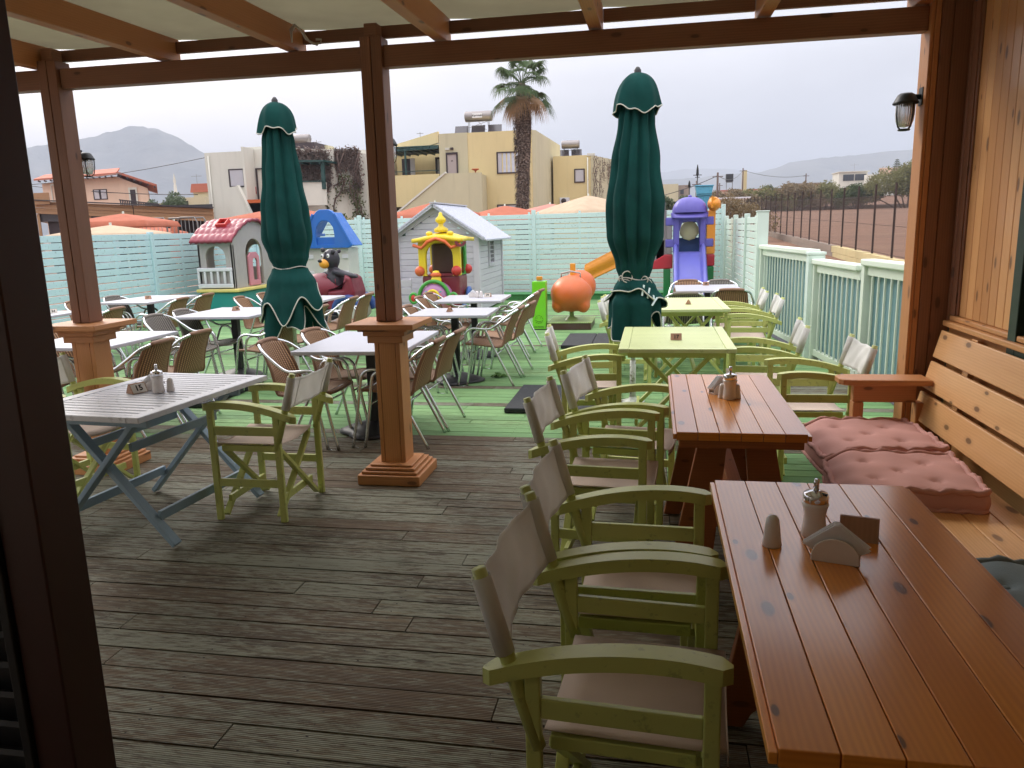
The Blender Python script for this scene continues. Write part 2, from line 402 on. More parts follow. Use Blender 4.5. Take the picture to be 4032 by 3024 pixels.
def thing(name, label, cat, loc=(0,0,0), rz=0, group=None):
    o = bpy.data.objects.new(name, None); COL.objects.link(o); o.location = loc; o.rotation_euler = (0,0,rz); o.empty_display_size = .1
    return tag(o, label, cat, group)
def dup(root, loc, rz, label, group=None):
    r = root.copy(); COL.objects.link(r); r.location = loc; r.rotation_euler = (0,0,rz); r['label'] = label
    if group: r['group'] = group
    for ch in list(root.children):
        c = ch.copy(); COL.objects.link(c); c.parent = r
        for g in ch.children:
            d = g.copy(); COL.objects.link(d); d.parent = c
    return r
def text(s_, size, mat, parent, name='lettering', M4=None, ext=.001, bold=0):
    cu = bpy.data.curves.new('txt', 'FONT'); cu.body = s_; cu.size = size; cu.extrude = ext; cu.align_x = 'CENTER'; cu.align_y = 'CENTER'; cu.offset = bold; cu.resolution_u = 3
    ob = bpy.data.objects.new('txt', cu); COL.objects.link(ob); bpy.context.view_layer.update()
    me = bpy.data.meshes.new_from_object(ob.evaluated_get(bpy.context.evaluated_depsgraph_get())); bpy.data.objects.remove(ob)
    me.materials.clear(); me.materials.append(M[mat]); me.name = name
    if M4: me.transform(M4)
    o = bpy.data.objects.new(name, me); COL.objects.link(o)
    if parent: o.parent = parent
    return o
def T(x, y, z): return Matrix.Translation((x, y, z))
def RX(a): return Matrix.Rotation(R(a), 4, 'X')
def RZ(a): return Matrix.Rotation(R(a), 4, 'Z')
def RY(a): return Matrix.Rotation(R(a), 4, 'Y')
# ================================================================ SETTING
def sstep(a, b, x):
    k = max(0, min(1, (x-a)/(b-a))); return k*k*(3-2*k)
def ground_h(x, y):
    s = sstep(-2, 4, x)
    z = -0.28 + max(0, min(y,125)-2)*(.0285*s+.006*(1-s))
    z += max(0, min(y, 168)-118)*.062*sstep(-60, 10, x)
    if x < 3.4 and y < 19.5 and x > -13: z = min(z, -0.28)
    return z
def ground_mat():
    t = NT('ground_earth'); o = obj_co(t)
    n = t.noise(t.map(o, (.12, .5, 1)), 1.2, 6, .65); n2 = t.noise(o, 2.4, 6, .7)
    c = t.ramp(n, [(.3, S(106,76,60)), (.55, S(138,98,76)), (.8, S(132,112,88))])
    c = t.mix(t.math('MULTIPLY', n2, .5), c, S(96,80,62)); t.col(c); t.rough(.95); t.bump(n2, .8, .08); return t.m
M['ground'] = ground_mat()
g = MB(); xs = [-6000,-2000,-600,-200,-90,-50,-30,-20,-14,-10,-6,-3,0,1.5,3,3.6,4.5,6,9,14,20,30,45,70,110,200,600,2000,6000]
ys = [-60,-20,-5,3,8,12,16,19,20,24,30,38,50,65,85,105,118,135,160,200,260,400,900,2200,6000]
def gf(u, v):
    i = round(u*(len(xs)-1)); j = round(v*(len(ys)-1)); return (xs[i], ys[j], ground_h(xs[i], ys[j]))
g.surf(gf, len(xs)-1, len(ys)-1); tag(g.build('ground', 'ground'), kind='structure')

# deck boards
g = MB(); y = -1.0; pitch = .128; rows = 0
while y < 17.05:
    green = y > 5.35
    bare = (y > 5.35) and (random.random() < .045 or 6.62 < y < 6.76)
    half = (5.35 < y < 5.75)
    x = -9.05 - random.random()*2
    xe = 2.74-.1*y if y > 6 else 2.2
    xe = min(xe, 2.2)
    while x < xe:
        ln = random.choice([1.4, 2.0, 2.6, 3.2, 3.8])*(.85+.3*random.random()); x1 = min(x+ln, xe)
        if x < .095 and x1 > .1 and y > 3.6: x1 = .1
        green = y > (5.35 if x < .095 else 4.3); bare_ = bare or (x > 1.05 and 7.1 < y < 8.1)
        if green and x >= .095 and y > 7.1 and y < 8.1 and x < 1.05 < x1: x1 = 1.1
        if x1-x > .05 and x1 > -9.05:
            g.paint = 1.0 if (green and not bare_ and not (half and random.random() < .35)) else 0.0
            if green and g.paint and random.random() < .04: g.paint = .35
            dz = random.uniform(-.0012, .0012)
            g.box(max(x, -9.05)+.0015, x1-.003, y, y+pitch-.006-random.random()*.005, -.03, dz, ax='x')
            if y < 7.5:
                g.cur = 1; g.paint = 0
                for q in range(-15, 5):
                    sx = q*.6+.12
                    if max(x,-9)+.03 < sx < x1-.03:
                        for yy in (y+.025, y+pitch-.034):
                            a = [(sx+random.uniform(-.004,.004)+.0042*math.cos(k*1.2566), yy+.0042*math.sin(k*1.2566), dz+.0007) for k in range(5)]; g._add(a, [(0,1,2,3,4)], [[(0,0)]*5], .5)
                g.cur = 0
        x = x1
    y += pitch; rows += 1
M['screw'] = plain('screw_head', S(40,34,30), .6, .6)
deck = g.build('deck', ['deck','screw']); tag(deck, kind='structure')
g = MB(); g.box(-9.1, 2.2, -1.0, 17.1, -.2, -.033); tag(g.build('deck_frame', 'black'), kind='structure')
# raised green step in front of the back fence
g = MB(); g.box(-9.0, 1.4, 17.06, 17.6, -.2, .115); g.box(-9.0, 1.4, 17.03, 17.62, .117, .135)
tag(g.build('raised_step', 'greenstep', bevel=.004), kind='structure')

# ---------------------------------------------------------------- fences
def slat_fence(name, label, p0, p1, ztop, mat, npan, zb=.06, postw=.09, toff=.025, skipend=False, group=None):
    p0 = Vector((*p0, 0)); p1 = Vector((*p1, 0)); d = (p1-p0); Ln = d.length; d.normalize(); nrm = Vector((d.y, -d.x, 0))
    th = thing(name, label, 'fence', p0, 0, group); step = Ln/npan
    for i in range(npan):
        a = d*(i*step+postw/2); b = d*((i+1)*step-postw/2); g = MB(); z = zb; 
        while z+.1 < ztop+.01:
            g.bar(a+Vector((0,0,z+.05+random.uniform(-.002,.002))), b+Vector((0,0,z+.05+random.uniform(-.002,.002))), .02, .1, (0,0,1)); z += .115
        mid = (a+b)/2 - nrm*(-.022)
        for q in (a+d*.06, (a+b)/2, b-d*.06):
            g.bar(q+nrm*.022*-1+Vector((0,0,zb)), q+nrm*.022*-1+Vector((0,0,ztop-.02)), .05, .02, nrm)
        g.build('slat_panel', mat, th, bevel=.003, seg=1)
    for i in range(npan+1):
        g = MB(); q = d*(i*step); g.bar(q+Vector((0,0,0)), q+Vector((0,0,ztop+toff)), postw, postw, nrm); g.build('post', mat, th, bevel=.006, seg=1)
    return th
slat_fence('slat_fence', 'low aqua slatted fence along the left side of the terrace', (-9.02,5.2), (-9.02,16.7), 1.665, 'fence', 6, group=None)
slat_fence('slat_fence', 'tall pale aqua slatted fence across the back behind the playhouses', (-9.06,17.9), (1.5,17.9), 1.955, 'fence3', 5)
slat_fence('slat_fence', 'short mint slatted fence on the right, beside the slide', (1.56,17.75), (1.60,12.3), 1.70, 'fence2', 3)
th = thing('fence_post', 'broad pale mint post where the slatted fence meets the baluster railing', 'post', (1.58,12.05,0))
g = MB(); g.box(-.09,.07,-.08,.08,-.1,1.72); g.box(-.1,.08,-.09,.09,1.722,1.74); g.build('shaft', 'fence2', th, bevel=.006)
def railing(y0, y1, zt, label, endpost):
    f = lambda y: 2.78-.1*y
    th = thing('railing', label, 'railing', (f(y0), y0, 0)); o = Vector((f(y0), y0, 0)); P = lambda y, z, dx=0: Vector((f(y)+dx, y, z))-o
    g = MB(); g.bar(P(y0,zt-.03), P(y1,zt-.03), .14, .06); g.build('handrail', 'rail', th, bevel=.012)
    g = MB(); g.bar(P(y0,zt-.105,.0), P(y1,zt-.105,0), .05, .09); g.build('rail', 'rail', th, bevel=.004)
    g = MB(); g.bar(P(y0,.08,0), P(y1,.08,0), .05, .07); g.build('rail', 'rail', th, bevel=.004)
    g = MB(); y = y0-.0
    while y > y1+.02:
        g.bar(P(y,.01,.045), P(y,zt-.065,.045), .135, .018, (1,0,0)); y -= .14
    g.build('board_panel', 'railback', th)
    g = MB(); y = y0-.06
    while y > y1+.03:
        g.bar(P(y,.115,-.018), P(y,zt-.14,-.018), .024, .018, (1,0,0)); y -= .145
    g.build('baluster_row', 'rail', th, bevel=.003, seg=1)
    for yy in ([y0-.03, y1+.03] if endpost else [y0-.03]):
        g = MB(); g.bar(P(yy,-.05,.0), P(yy,zt-.06,0), .1, .1, (1,0,0)); g.build('post', 'rail', th, bevel=.004)
railing(11.95, 9.5, 1.25, 'mint baluster railing section next to the broad corner post', False)
railing(9.38, 7.95, 1.15, 'lower middle section of the mint baluster railing', False)
railing(7.85, 4.9, 1.21, 'mint baluster railing section nearest the wooden pillar', True)
th = thing('railing_post', 'stout mint post with broken dark cap between railing sections', 'post', (1.835,9.44,0))
g = MB(); g.box(-.09,.09,-.07,.07,-.05,1.19); g.box(-.1,.1,-.08,.08,1.192,1.225); g.build('shaft','fence2',th,bevel=.005)

# ---------------------------------------------------------------- pergola
pg = thing('pergola', 'dark brown timber pergola with canvas roof over the front of the terrace', 'pergola', (0,4.6,0))
def P_(b, name, mat, parent, **k):
    b.xf(T(0,-4.6,0)); return b.build(name, mat, parent, **k)
def post(cx, cy=4.64, first=True):
    g = MB(); h = .066
    g.box(cx-h, cx-.002, cy-h, cy+h, 1.03, 2.70); g.box(cx+.002, cx+h, cy-h, cy+h, 1.03, 2.70); g.box(cx-.04, cx+.04, cy-.05, cy+.04, 2.70, 2.775)
    sh = P_(g, 'post', 'beam', pg, bevel=.005)
    g = MB(); h = .083
    for a0, a1 in ((-h,-h+.028), (-h+.03,h-.03), (h-.028,h)): g.box(cx+a0, cx+a1, cy-h, cy+h, .11, .98, ax='z')
    P_(g, 'pedestal', 'post', sh, bevel=.003)
    g = MB()
    for z0, z1, q in ((.0,.065,.205), (.067,.085,.185), (.087,.105,.165), (.107,.12,.14)): g.box(cx-q, cx+q, cy-q, cy+q, z0, z1)
    P_(g, 'base', 'post', sh, bevel=.006)
    g = MB()
    for z0, z1, q in ((.90,.945,.115), (.947,.975,.135), (.977,.992,.16), (.994,1.028,.215)): g.box(cx-q, cx+q, cy-q, cy+q, z0, z1)
    P_(g, 'ledge', 'post', sh, bevel=.004)
for cx in (-3.80, -1.64): post(cx)
g = MB(); g.box(1.393, 1.412, 4.572, 4.72, 0, 2.70); g.box(1.4135, 1.44, 4.568, 4.72, 0, 2.70)
P_(g, 'lit_edge_strip', 'post', pg, bevel=.004)  # lighter wood paints in the light falling on the pillar's open side
g = MB(); g.box(1.442, 1.50, 4.565, 4.72, 0, 2.70); g.box(1.502, 1.598, 4.57, 4.72, 0, 2.70)
P_(g, 'post', 'beam', pg, bevel=.006)
g = MB(); g.box(-4.6, -3.87, 4.6, 4.68, 2.53, 2.652); g.box(-3.73, -1.707, 4.6, 4.68, 2.53, 2.652); g.box(-1.573, 1.392, 4.6, 4.68, 2.53, 2.652)
P_(g, 'beam', 'beam', pg, bevel=.005)
RAF = (-4.75, -3.90, -3.01, -2.155, -1.235, -.335, .575, 1.36)
for x in RAF:
    g = MB(); g.bar((x, 4.76, 2.735), (x, -1.0, 2.735-.13), .075, .14)
    P_(g, 'rafter', 'post', pg, bevel=.006)
for a, b in zip(RAF[:-1], RAF[1:]):
    g = MB(); g.box(a+.04, b-.04, 4.71, 4.74, 2.715, 2.785); P_(g, 'fascia', 'beam', pg, bevel=.003)
g = MB()
def cv(u, v):
    x = -4.8+6.5*u; y = -1.05+5.83*v; k = 0
    for a, b in zip(RAF[:-1], RAF[1:]):
        if a <= x <= b: k = math.sin(math.pi*(x-a)/(b-a))
    return (x, y-4.6, 2.813-.0226*(4.76-y)-.028*k*(1-.3*math.sin(7*y)))
g.surf(cv, 78, 30); g.build('canvas_roof', 'canvas', pg)
for yy in (1.9, 3.75):
    g = MB(); g.tube([(lambda p: (p[0], p[1], p[2]-.004))(cv(i/78, (yy+1.05)/5.83)) for i in range(79)], .004, 5); g.build('canvas_seam', 'slingseat', pg)
g = MB(); g.tube([(-2.09,4.50,2.69),(-2.08,4.47,2.74),(-2.05,4.46,2.765),(-2.02,4.47,2.74),(-2.0,4.5,2.69),(-1.97,4.53,2.668),(-1.93,4.54,2.672),(-1.92,4.53,2.69),(-1.95,4.52,2.69)], .006, 6)
g.tube([(-2.09,4.50,2.68),(-2.07,4.465,2.73),(-2.04,4.455,2.752),(-2.01,4.465,2.73),(-1.985,4.5,2.68),(-1.95,4.54,2.662)], .006, 6)
tag(g.build('rope_loop', 'rope'), 'coil of pale rope hung on a rafter end above the left bay', 'rope')
g = MB()
for k in range(2): g.tube([(-4.06+.03*k+.06*math.cos(a), 4.5, 2.60+.07*math.sin(a)+.05) for a in [i*.5 for i in range(13)]], .010, 6)
tag(g.build('rope_loop', 'rope'), 'thick looped cord hanging at the far left end of the beam', 'rope')

# ---------------------------------------------------------------- timber wall on the right
wl = thing('timber_wall', 'honey pine clad wall with dark green window behind the bench', 'wall', (1.6,4.56,0))
o = Vector((1.6,4.56,0))
g = MB(); y = 4.44
while y > -1.0:
    y2 = y-.088
    if y2 < 3.80 and y > 2.3: g.box(1.6,1.62,y2,y-.003,2.36,2.66,ax='z')
    else: g.box(1.6,1.62,y2,y-.003,1.06,2.66,ax='z')
    y = y2
g.xf(T(*-o)); g.build('cladding', 'wall', wl, bevel=.004)
g = MB(); g.box(1.62,1.75,-1,4.7,0,2.9); g.xf(T(*-o)); g.build('wall_core', 'jamb2', wl)
g = MB(); g.box(1.6,1.618,-1,4.56,0,1.0,ax='y'); g.xf(T(*-o)); g.build('lower_boarding','wall',wl)
g = MB(); g.box(1.575,1.62,-1,4.50,1.032,1.058); g.box(1.55,1.62,-1,4.52,1.0,1.03); g.xf(T(*-o)); g.build('sill_board','wall',wl,bevel=.006)
g = MB(); g.tube([(1.6,4.545,1.0),(1.6,4.545,2.64)],.022,10); g.box(1.585,1.62,4.46,4.52,1.06,2.64); g.tube([(1.6,4.45,1.06),(1.6,4.45,2.64)],.010,8); g.xf(T(*-o)); g.build('corner_trim','beam',wl,bevel=.003)
wn = MB()
for a in ((1.57,1.625,3.70,3.78,.96,2.36),(1.57,1.625,2.32,2.40,.96,2.36),(1.57,1.625,2.4,3.7,.96,1.03),(1.57,1.625,2.4,3.7,2.29,2.36),(1.58,1.62,3.02,3.08,1.03,2.29)): wn.box(*a)
M['dkgreen'] = paint('shutter_dark_green', S(34,58,50), .4, .1)
wn.xf(T(*-o)); win = wn.build('window', 'dkgreen', wl, bevel=.004)
g = MB(); g.box(1.605,1.61,2.4,3.7,1.03,2.29); g.xf(T(*-o)); g.build('pane', plain('dark_pane', S(20,24,26), .08), win)

# door frame beside the camera and wall behind it
dj = thing('door_frame', 'very dark brown door frame at the left edge, closest to the viewer', 'door frame', (-1.292,1.36,0))
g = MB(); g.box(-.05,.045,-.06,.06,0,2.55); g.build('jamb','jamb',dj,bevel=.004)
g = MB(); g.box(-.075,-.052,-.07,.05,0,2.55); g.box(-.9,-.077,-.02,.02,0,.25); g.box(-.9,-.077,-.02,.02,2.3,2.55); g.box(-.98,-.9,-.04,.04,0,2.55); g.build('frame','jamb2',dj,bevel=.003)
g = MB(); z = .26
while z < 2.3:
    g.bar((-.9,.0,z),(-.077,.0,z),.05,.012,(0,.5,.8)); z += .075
g.box(-.9,-.077,.03,.05,.25,2.3); g.build('louvre_panel','jamb2',dj)  # last box is a backing added to block outside light between slats
g = MB(); g.box(-5.4,1.7,-1.2,-1.05,0,3.0); g.box(-5.4,-2.28,1.28,1.42,0,2.62)
wb = g.build('building_wall', plaster('cream_wall', S(226,216,200), .1)); tag(wb, 'plain building wall behind the viewer', 'wall')

# ---------------------------------------------------------------- bench
bn = thing('bench', 'long honey pine bench with slatted backrest along the wall', 'bench', (1.2,2.4,0)); o = Vector((1.2,2.4,0))
def bb(name, g, mat='bench', **k): g.xf(T(*-o)); return g.build(name, mat, bn, **k)
g = MB()
for i in range(5): g.box(.86+i*.112, .86+i*.112+.109, .0, 4.33, .415, .44, ax='y')
bb('seat', g, bevel=.004)
bx = Vector((1.425,0,.50)); bt = Vector((1.545,0,.99)); dv = (bt-bx).normalized()
for k in range(3):
    c = bx + dv*(.075+k*.172); g = MB(); nn = Vector((dv.z,0,-dv.x))
    g.bar(c+Vector((0,0.0,0)), c+Vector((0,4.47,0)), .024, .15, dv); bb('back_slat', g, bevel=.006)
for yy in (.9, 2.0, 3.05, 4.1):
    g = MB(); g.bar((1.445,yy,.30),(1.575,yy,.98),.07,.03,(1,0,0)); g.box(.9,1.42,yy-.03,yy+.03,.34,.414); g.box(.92,.98,yy-.03,yy+.03,0,.34); g.box(1.42,1.48,yy-.03,yy+.03,0,.40); bb('support', g, bevel=.003)
g = MB(); g.prism([(1.0,4.36),(1.02,4.335),(1.06,4.32),(1.46,4.32),(1.46,4.50),(1.06,4.50),(1.02,4.485),(1.0,4.46)], .70, .732, 'xy'); bb('armrest', g, 'post', bevel=.006)
g = MB(); g.box(1.08,1.135,4.36,4.44,0,.60); g.box(1.08,1.4,4.37,4.43,.60,.698,ax='x'); g.box(1.40,1.455,4.36,4.44,0,.60); bb('arm_support', g, 'post', bevel=.006)

# ---------------------------------------------------------------- pine tables
def pine_table(cx, y0, y1, x0, x1, label, nb=5, rnd=1):
    th = thing('pine_table', label, 'table', ((x0+x1)/2,(y0+y1)/2,0)); o = Vector(((x0+x1)/2,(y0+y1)/2,0))
    g = MB(); wd = (x1-x0-.03)/nb
    for i in range(nb): g.box(x0+.015+i*wd, x0+.015+(i+1)*wd-.002, y0, y1, .715, .75, ax='y')
    g.box(x0, x0+.0145, y0, y1, .72, .742); g.box(x1-.0145, x1, y0, y1, .72, .742); g.xf(T(*-o)); g.build('tabletop','table',th,bevel=.0022,seg=2)
    g = MB(); g.box(x0+.025,x1-.025,y0+.015,y1-.015,.68,.7145); g.xf(T(*-o)); g.build('apron','tableleg',th,bevel=.003)
    xm = (x0+x1)/2
    for yy in (y0+.20, y1-.20):
        for s in (-1, 1):
            g = MB(); a = .03; b = .30
            pts = [(s*.035+s*.0,.68),(s*.155,.68),(s*.285,0),(s*.20,0),(s*.175,.05),(s*.13,.09),(s*.09,.10)]
            if s < 0: pts = pts[::-1]
            g.prism([(xm+p[0],p[1]) for p in pts], yy-.022, yy+.022, 'xz'); g.xf(T(*-o)); g.build('leg','tableleg',th,bevel=.004)
        g = MB(); g.box(xm-.17,xm+.17,yy+.024,yy+.05,.26,.36); g.xf(T(*-o)); g.build('crossbar','tableleg',th,bevel=.003)
    g = MB(); g.box(xm-.03,xm+.03,y0+.178,y1-.178,.40,.48,ax='y'); g.xf(T(*-o)); g.build('stretcher','tableleg',th,bevel=.003)
    return th
pine_table(0, 1.15, 2.50, .19, .80, 'glossy orange pine table nearest the viewer with a lone salt shaker', 6)
pine_table(0, 3.10, 4.36, .085, .625, 'second orange pine table, beside the pink cushions', 6)
# ================================================================ FURNITURE
def director_chair(label, loc, rz, group):
    th = thing('director_chair', label, 'chair', loc, rz, group); X1, X0, HY = .20, -.19, .25
    for s in (1, -1):
        for x in (X1, X0):
            g = MB(); g.box(x-.018, x+.018, s*HY-.013, s*HY+.013, 0, .646 if x > 0 else .609, ax='z'); g.build('leg','lime',th,bevel=.004)
        g = MB(); g.box(X0+.018, X1-.018, s*HY-.009, s*HY+.009, .497, .547); g.build('side_rail','lime',th,bevel=.003)
        g = MB(); g.box(X0+.018, X1-.018, s*HY-.009, s*HY+.009, .20, .245); g.build('lower_rail','lime',th,bevel=.003)
        g = MB(); yc = s*HY
        def tp(u):
            x = -.305+.545*u; return x, .688-.082*((x-.10)/.405)**2 if x < .10 else .688-.014*((x-.10)/.14)**2
        n = 26; top = [tp(i/n) for i in range(n+1)]; W = .028
        def arm(u, v):
            x, z = top[round(u*n)]; e = min(u, 1-u)*.545; ww = W*(1 if e > .027 else math.sqrt(max(.05, 1-(1-e/.027)**2)))
            a = (v*4) % 4; q = [(-1,1),(1,1),(1,-1),(-1,-1)][int(round(a)) % 4]
            return (x, yc+q[0]*ww, z + (0 if q[1] > 0 else -.038))
        g.surf(arm, n, 4, tone=random.random(), uvs=(.55,.15)); g.sm = [False]*len(g.sm)
        for k in (0, n): 
            x, z = top[k]; g.box(x-.0005, x+.0005, yc-W*.25, yc+W*.25, z-.038, z)
        g.build('armrest','lime',th,bevel=.004)
        g = MB(); g.tube([(-.180, yc, .42),(-.244, yc, .625),(-.308, yc, .845)], [.018,.019,.017], 10); g.build('back_post','lime',th)
        g = MB(); g.bar((X0+.03,s*(HY-.045),.412),(X1-.03,s*(HY-.045),.412),.03,.035); g.build('seat_rail','lime',th,bevel=.003)
    for x in (X1-.03, X0+.03):
        g = MB(); g.bar((x-.011,-HY+.03,.02),(x-.011,HY-.05,.40),.02,.035,(1,0,0)); g.bar((x+.011,HY-.03,.02),(x+.011,-HY+.05,.40),.02,.035,(1,0,0)); g.build('cross_brace','lime',th,bevel=.002)
    for xx in (X1-.05, X0+.03): g = MB(); g.box(xx,xx+.02,-HY+.05,HY-.05,.09,.13,ax='y'); g.build('foot_rail','lime',th,bevel=.002)
    g = MB(); hy = HY-.035
    g.surf(lambda u, v: (X0+.015+(X1-X0+.02)*v, -hy+2*hy*u, .440-.026*math.sin(math.pi*u)*(1-.2*math.cos(3*v))), 14, 6); g.surf(lambda u, v: (X1+.037-.0*u, -hy+2*hy*u, .440-.026*math.sin(math.pi*u)-.03*v), 14, 1)
    g.build('seat','slingseat',th,sol=.003)
    g = MB(); k = [random.uniform(-1,1) for _ in range(4)]
    def bk(u, v):
        yy = -HY+2*HY*u; z = .645+.178*v; sag = math.sin(math.pi*u); x = -.244-.30*(z-.625) - .020*sag + .004*math.sin(9*u+4*v+k[0]) + .0035*math.sin(23*u-6*v+k[2])*sag + .005*math.sin(5*v+k[3])*sag 
        z += (-.010*sag*v + .004*sag*(1-v)) + .003*math.sin(13*u+k[1])*v
        return (x, yy, z)
    g.surf(bk, 26, 10)
    for uu in (.16,.84): g.tube([(lambda p: (p[0]-.002,p[1],p[2]))(bk(uu, j/10)) for j in range(11)], .0014, 4)
    for vv in (.07,.93): g.tube([(lambda p: (p[0]-.002,p[1],p[2]))(bk(j/20, vv)) for j in range(21)], .0011, 4)
    for s in (-1, 1):
        a = Vector((-.253, s*HY, .648)); b = Vector((-.303, s*HY, .828)); g.tube([a, b], .0225, 10, caps=False)
    g.build('backrest','sling',th,sol=.0025)
    return th
DC = [ # x, y, rz, label
 (-.050,1.775,-4,'nearest lime director chair, its canvas back large in the foreground', 0),
 (-.045,2.34,-2,'lime director chair second from the front, facing the near pine table', 0),
 (-.22,3.50,-4,'lime director chair at the second pine table, nearer of two', 0),
 (-.12,4.14,-8,'lime director chair at the second pine table, farther of two', 0),
 (-.46,5.66,6,'lime director chair left of the lime table marked seventeen', 1),
 (-.23,8.05,0,'lime director chair behind the green parasol, left of the far lime table', 1),
 (-.19,8.70,-6,'farthest lime director chair on the left of the far lime table', 1),
 (.98,5.05,181,'lime director chair facing left just beyond the bench armrest', 1),
 (.80,6.02,176,'lime director chair facing left at the right of table seventeen', 1),
 (.96,8.20,178,'lime director chair facing left, nearer of two beside the railing at the far lime table', 1),
 (.92,8.98,177,'lime director chair facing left, farther of two beside the railing at the far lime table', 1),
 (-2.21,4.03,180,'lime director chair standing alone right of the gray table', 2),
 (-3.62,4.18,-8,'lime director chair left of the gray table, half hidden by the door frame', 2)]
GR = ['director chairs along the pine tables','director chairs around the lime tables','director chairs at the gray table']
c0 = director_chair(DC[0][3], (DC[0][0],DC[0][1],0), R(DC[0][2]), GR[0])
for i in range(1, len(DC)):
    a = DC[i]; dup(c0, (a[0],a[1],0), R(a[2]), a[3], GR[a[4]])

def wicker_chair(label, loc, rz, group, gray=False):
    th = thing('wicker_chair', label, 'chair', loc, rz, group); r = .0125
    def sm(pts, n=4):
        P = [Vector(p) for p in pts]; o = []
        for i in range(len(P)-1):
            p0, p1, p2, p3 = P[max(i-1,0)], P[i], P[i+1], P[min(i+2,len(P)-1)]
            for k in range(n):
                t = k/n; o.append(.5*((2*p1)+(-p0+p2)*t+(2*p0-5*p1+4*p2-p3)*t*t+(-p0+3*p1-3*p2+p3)*t**3))
        return o+[P[-1]]
    half = [(.29,.25,0),(.24,.255,.25),(.20,.26,.48),(.175,.262,.565),(.11,.265,.60),(.0,.268,.592),(-.08,.262,.60),(-.18,.245,.665),(-.27,.215,.735),(-.335,.14,.775),(-.36,.06,.785)]
    pts = half + [(x,-y,z) for x,y,z in half[::-1]]
    g = MB(); g.tube(sm(pts), r, 8); fr = g.build('arm_tube','alu',th)
    for s in (1,-1):
        g = MB(); g.tube(sm([(.20,s*.235,.0),(.155,s*.237,.25),(.12,s*.238,.50),(.09,s*.24,.565),(.03,s*.24,.585),(-.02,s*.24,.56),(-.09,s*.238,.40),(-.19,s*.236,.20),(-.29,s*.235,0)]), r, 8)
        g.tube([(.275,s*.25,0),(.20,s*.237,.0)],.004,4)
        g.build('leg','alu',th)
    g = MB(); g.tube([(.145,-.235,.33),(.145,.235,.33)],.008,6); g.tube([(-.12,-.235,.33),(-.12,.235,.33)],.008,6); g.tube([(.21,-.2,.425),(.20,.0,.42),(.21,.2,.425)],.011,6); g.build('stretcher','alu',th)
    wm_ = 'wickergray' if gray else 'wicker'; rm = 'wickerrimg' if gray else 'wickerrim'
    prof = [(.235,.428),(.21,.437),(.10,.432),(-.03,.415),(-.12,.402),(-.175,.41),(-.205,.44),(-.23,.50),(-.265,.58),(-.30,.66),(-.33,.73),(-.352,.778)]
    def wf(u, v):
        k = v*(len(prof)-1); i = min(int(k), len(prof)-2); f = k-i; x = prof[i][0]*(1-f)+prof[i+1][0]*f; z = prof[i][1]*(1-f)+prof[i+1][1]*f
        w_ = .215 if v < .5 else .215-.045*(v-.5)/.5*1.0; yy = -w_+2*w_*u; b = abs(2*u-1)
        if v > .45: x += .05*b*b*(min(1,(v-.45)/.3)); z -= .02*b*b*((v-.45)/.55)
        else: z -= .012*(1-b*b)
        return (x, yy, z)
    g = MB(); g.surf(wf, 14, 22, uvs=(1.1,1.6)); g.build('wicker_seat',wm_,th,sol=.008)
    g = MB(); e = [wf(0, v/22) for v in range(23)]; e2 = [wf(1, v/22) for v in range(23)]; g.tube(e,.012,6); g.tube(e2,.012,6); g.tube([wf(u/10,0) for u in range(11)],.013,6)
    tp = [p for p in sm(pts) if p.x < -.30 and abs(p.y) < .155]; g.tube(tp, .020, 8); g.build('wrapped_rim',rm,th)
    return th
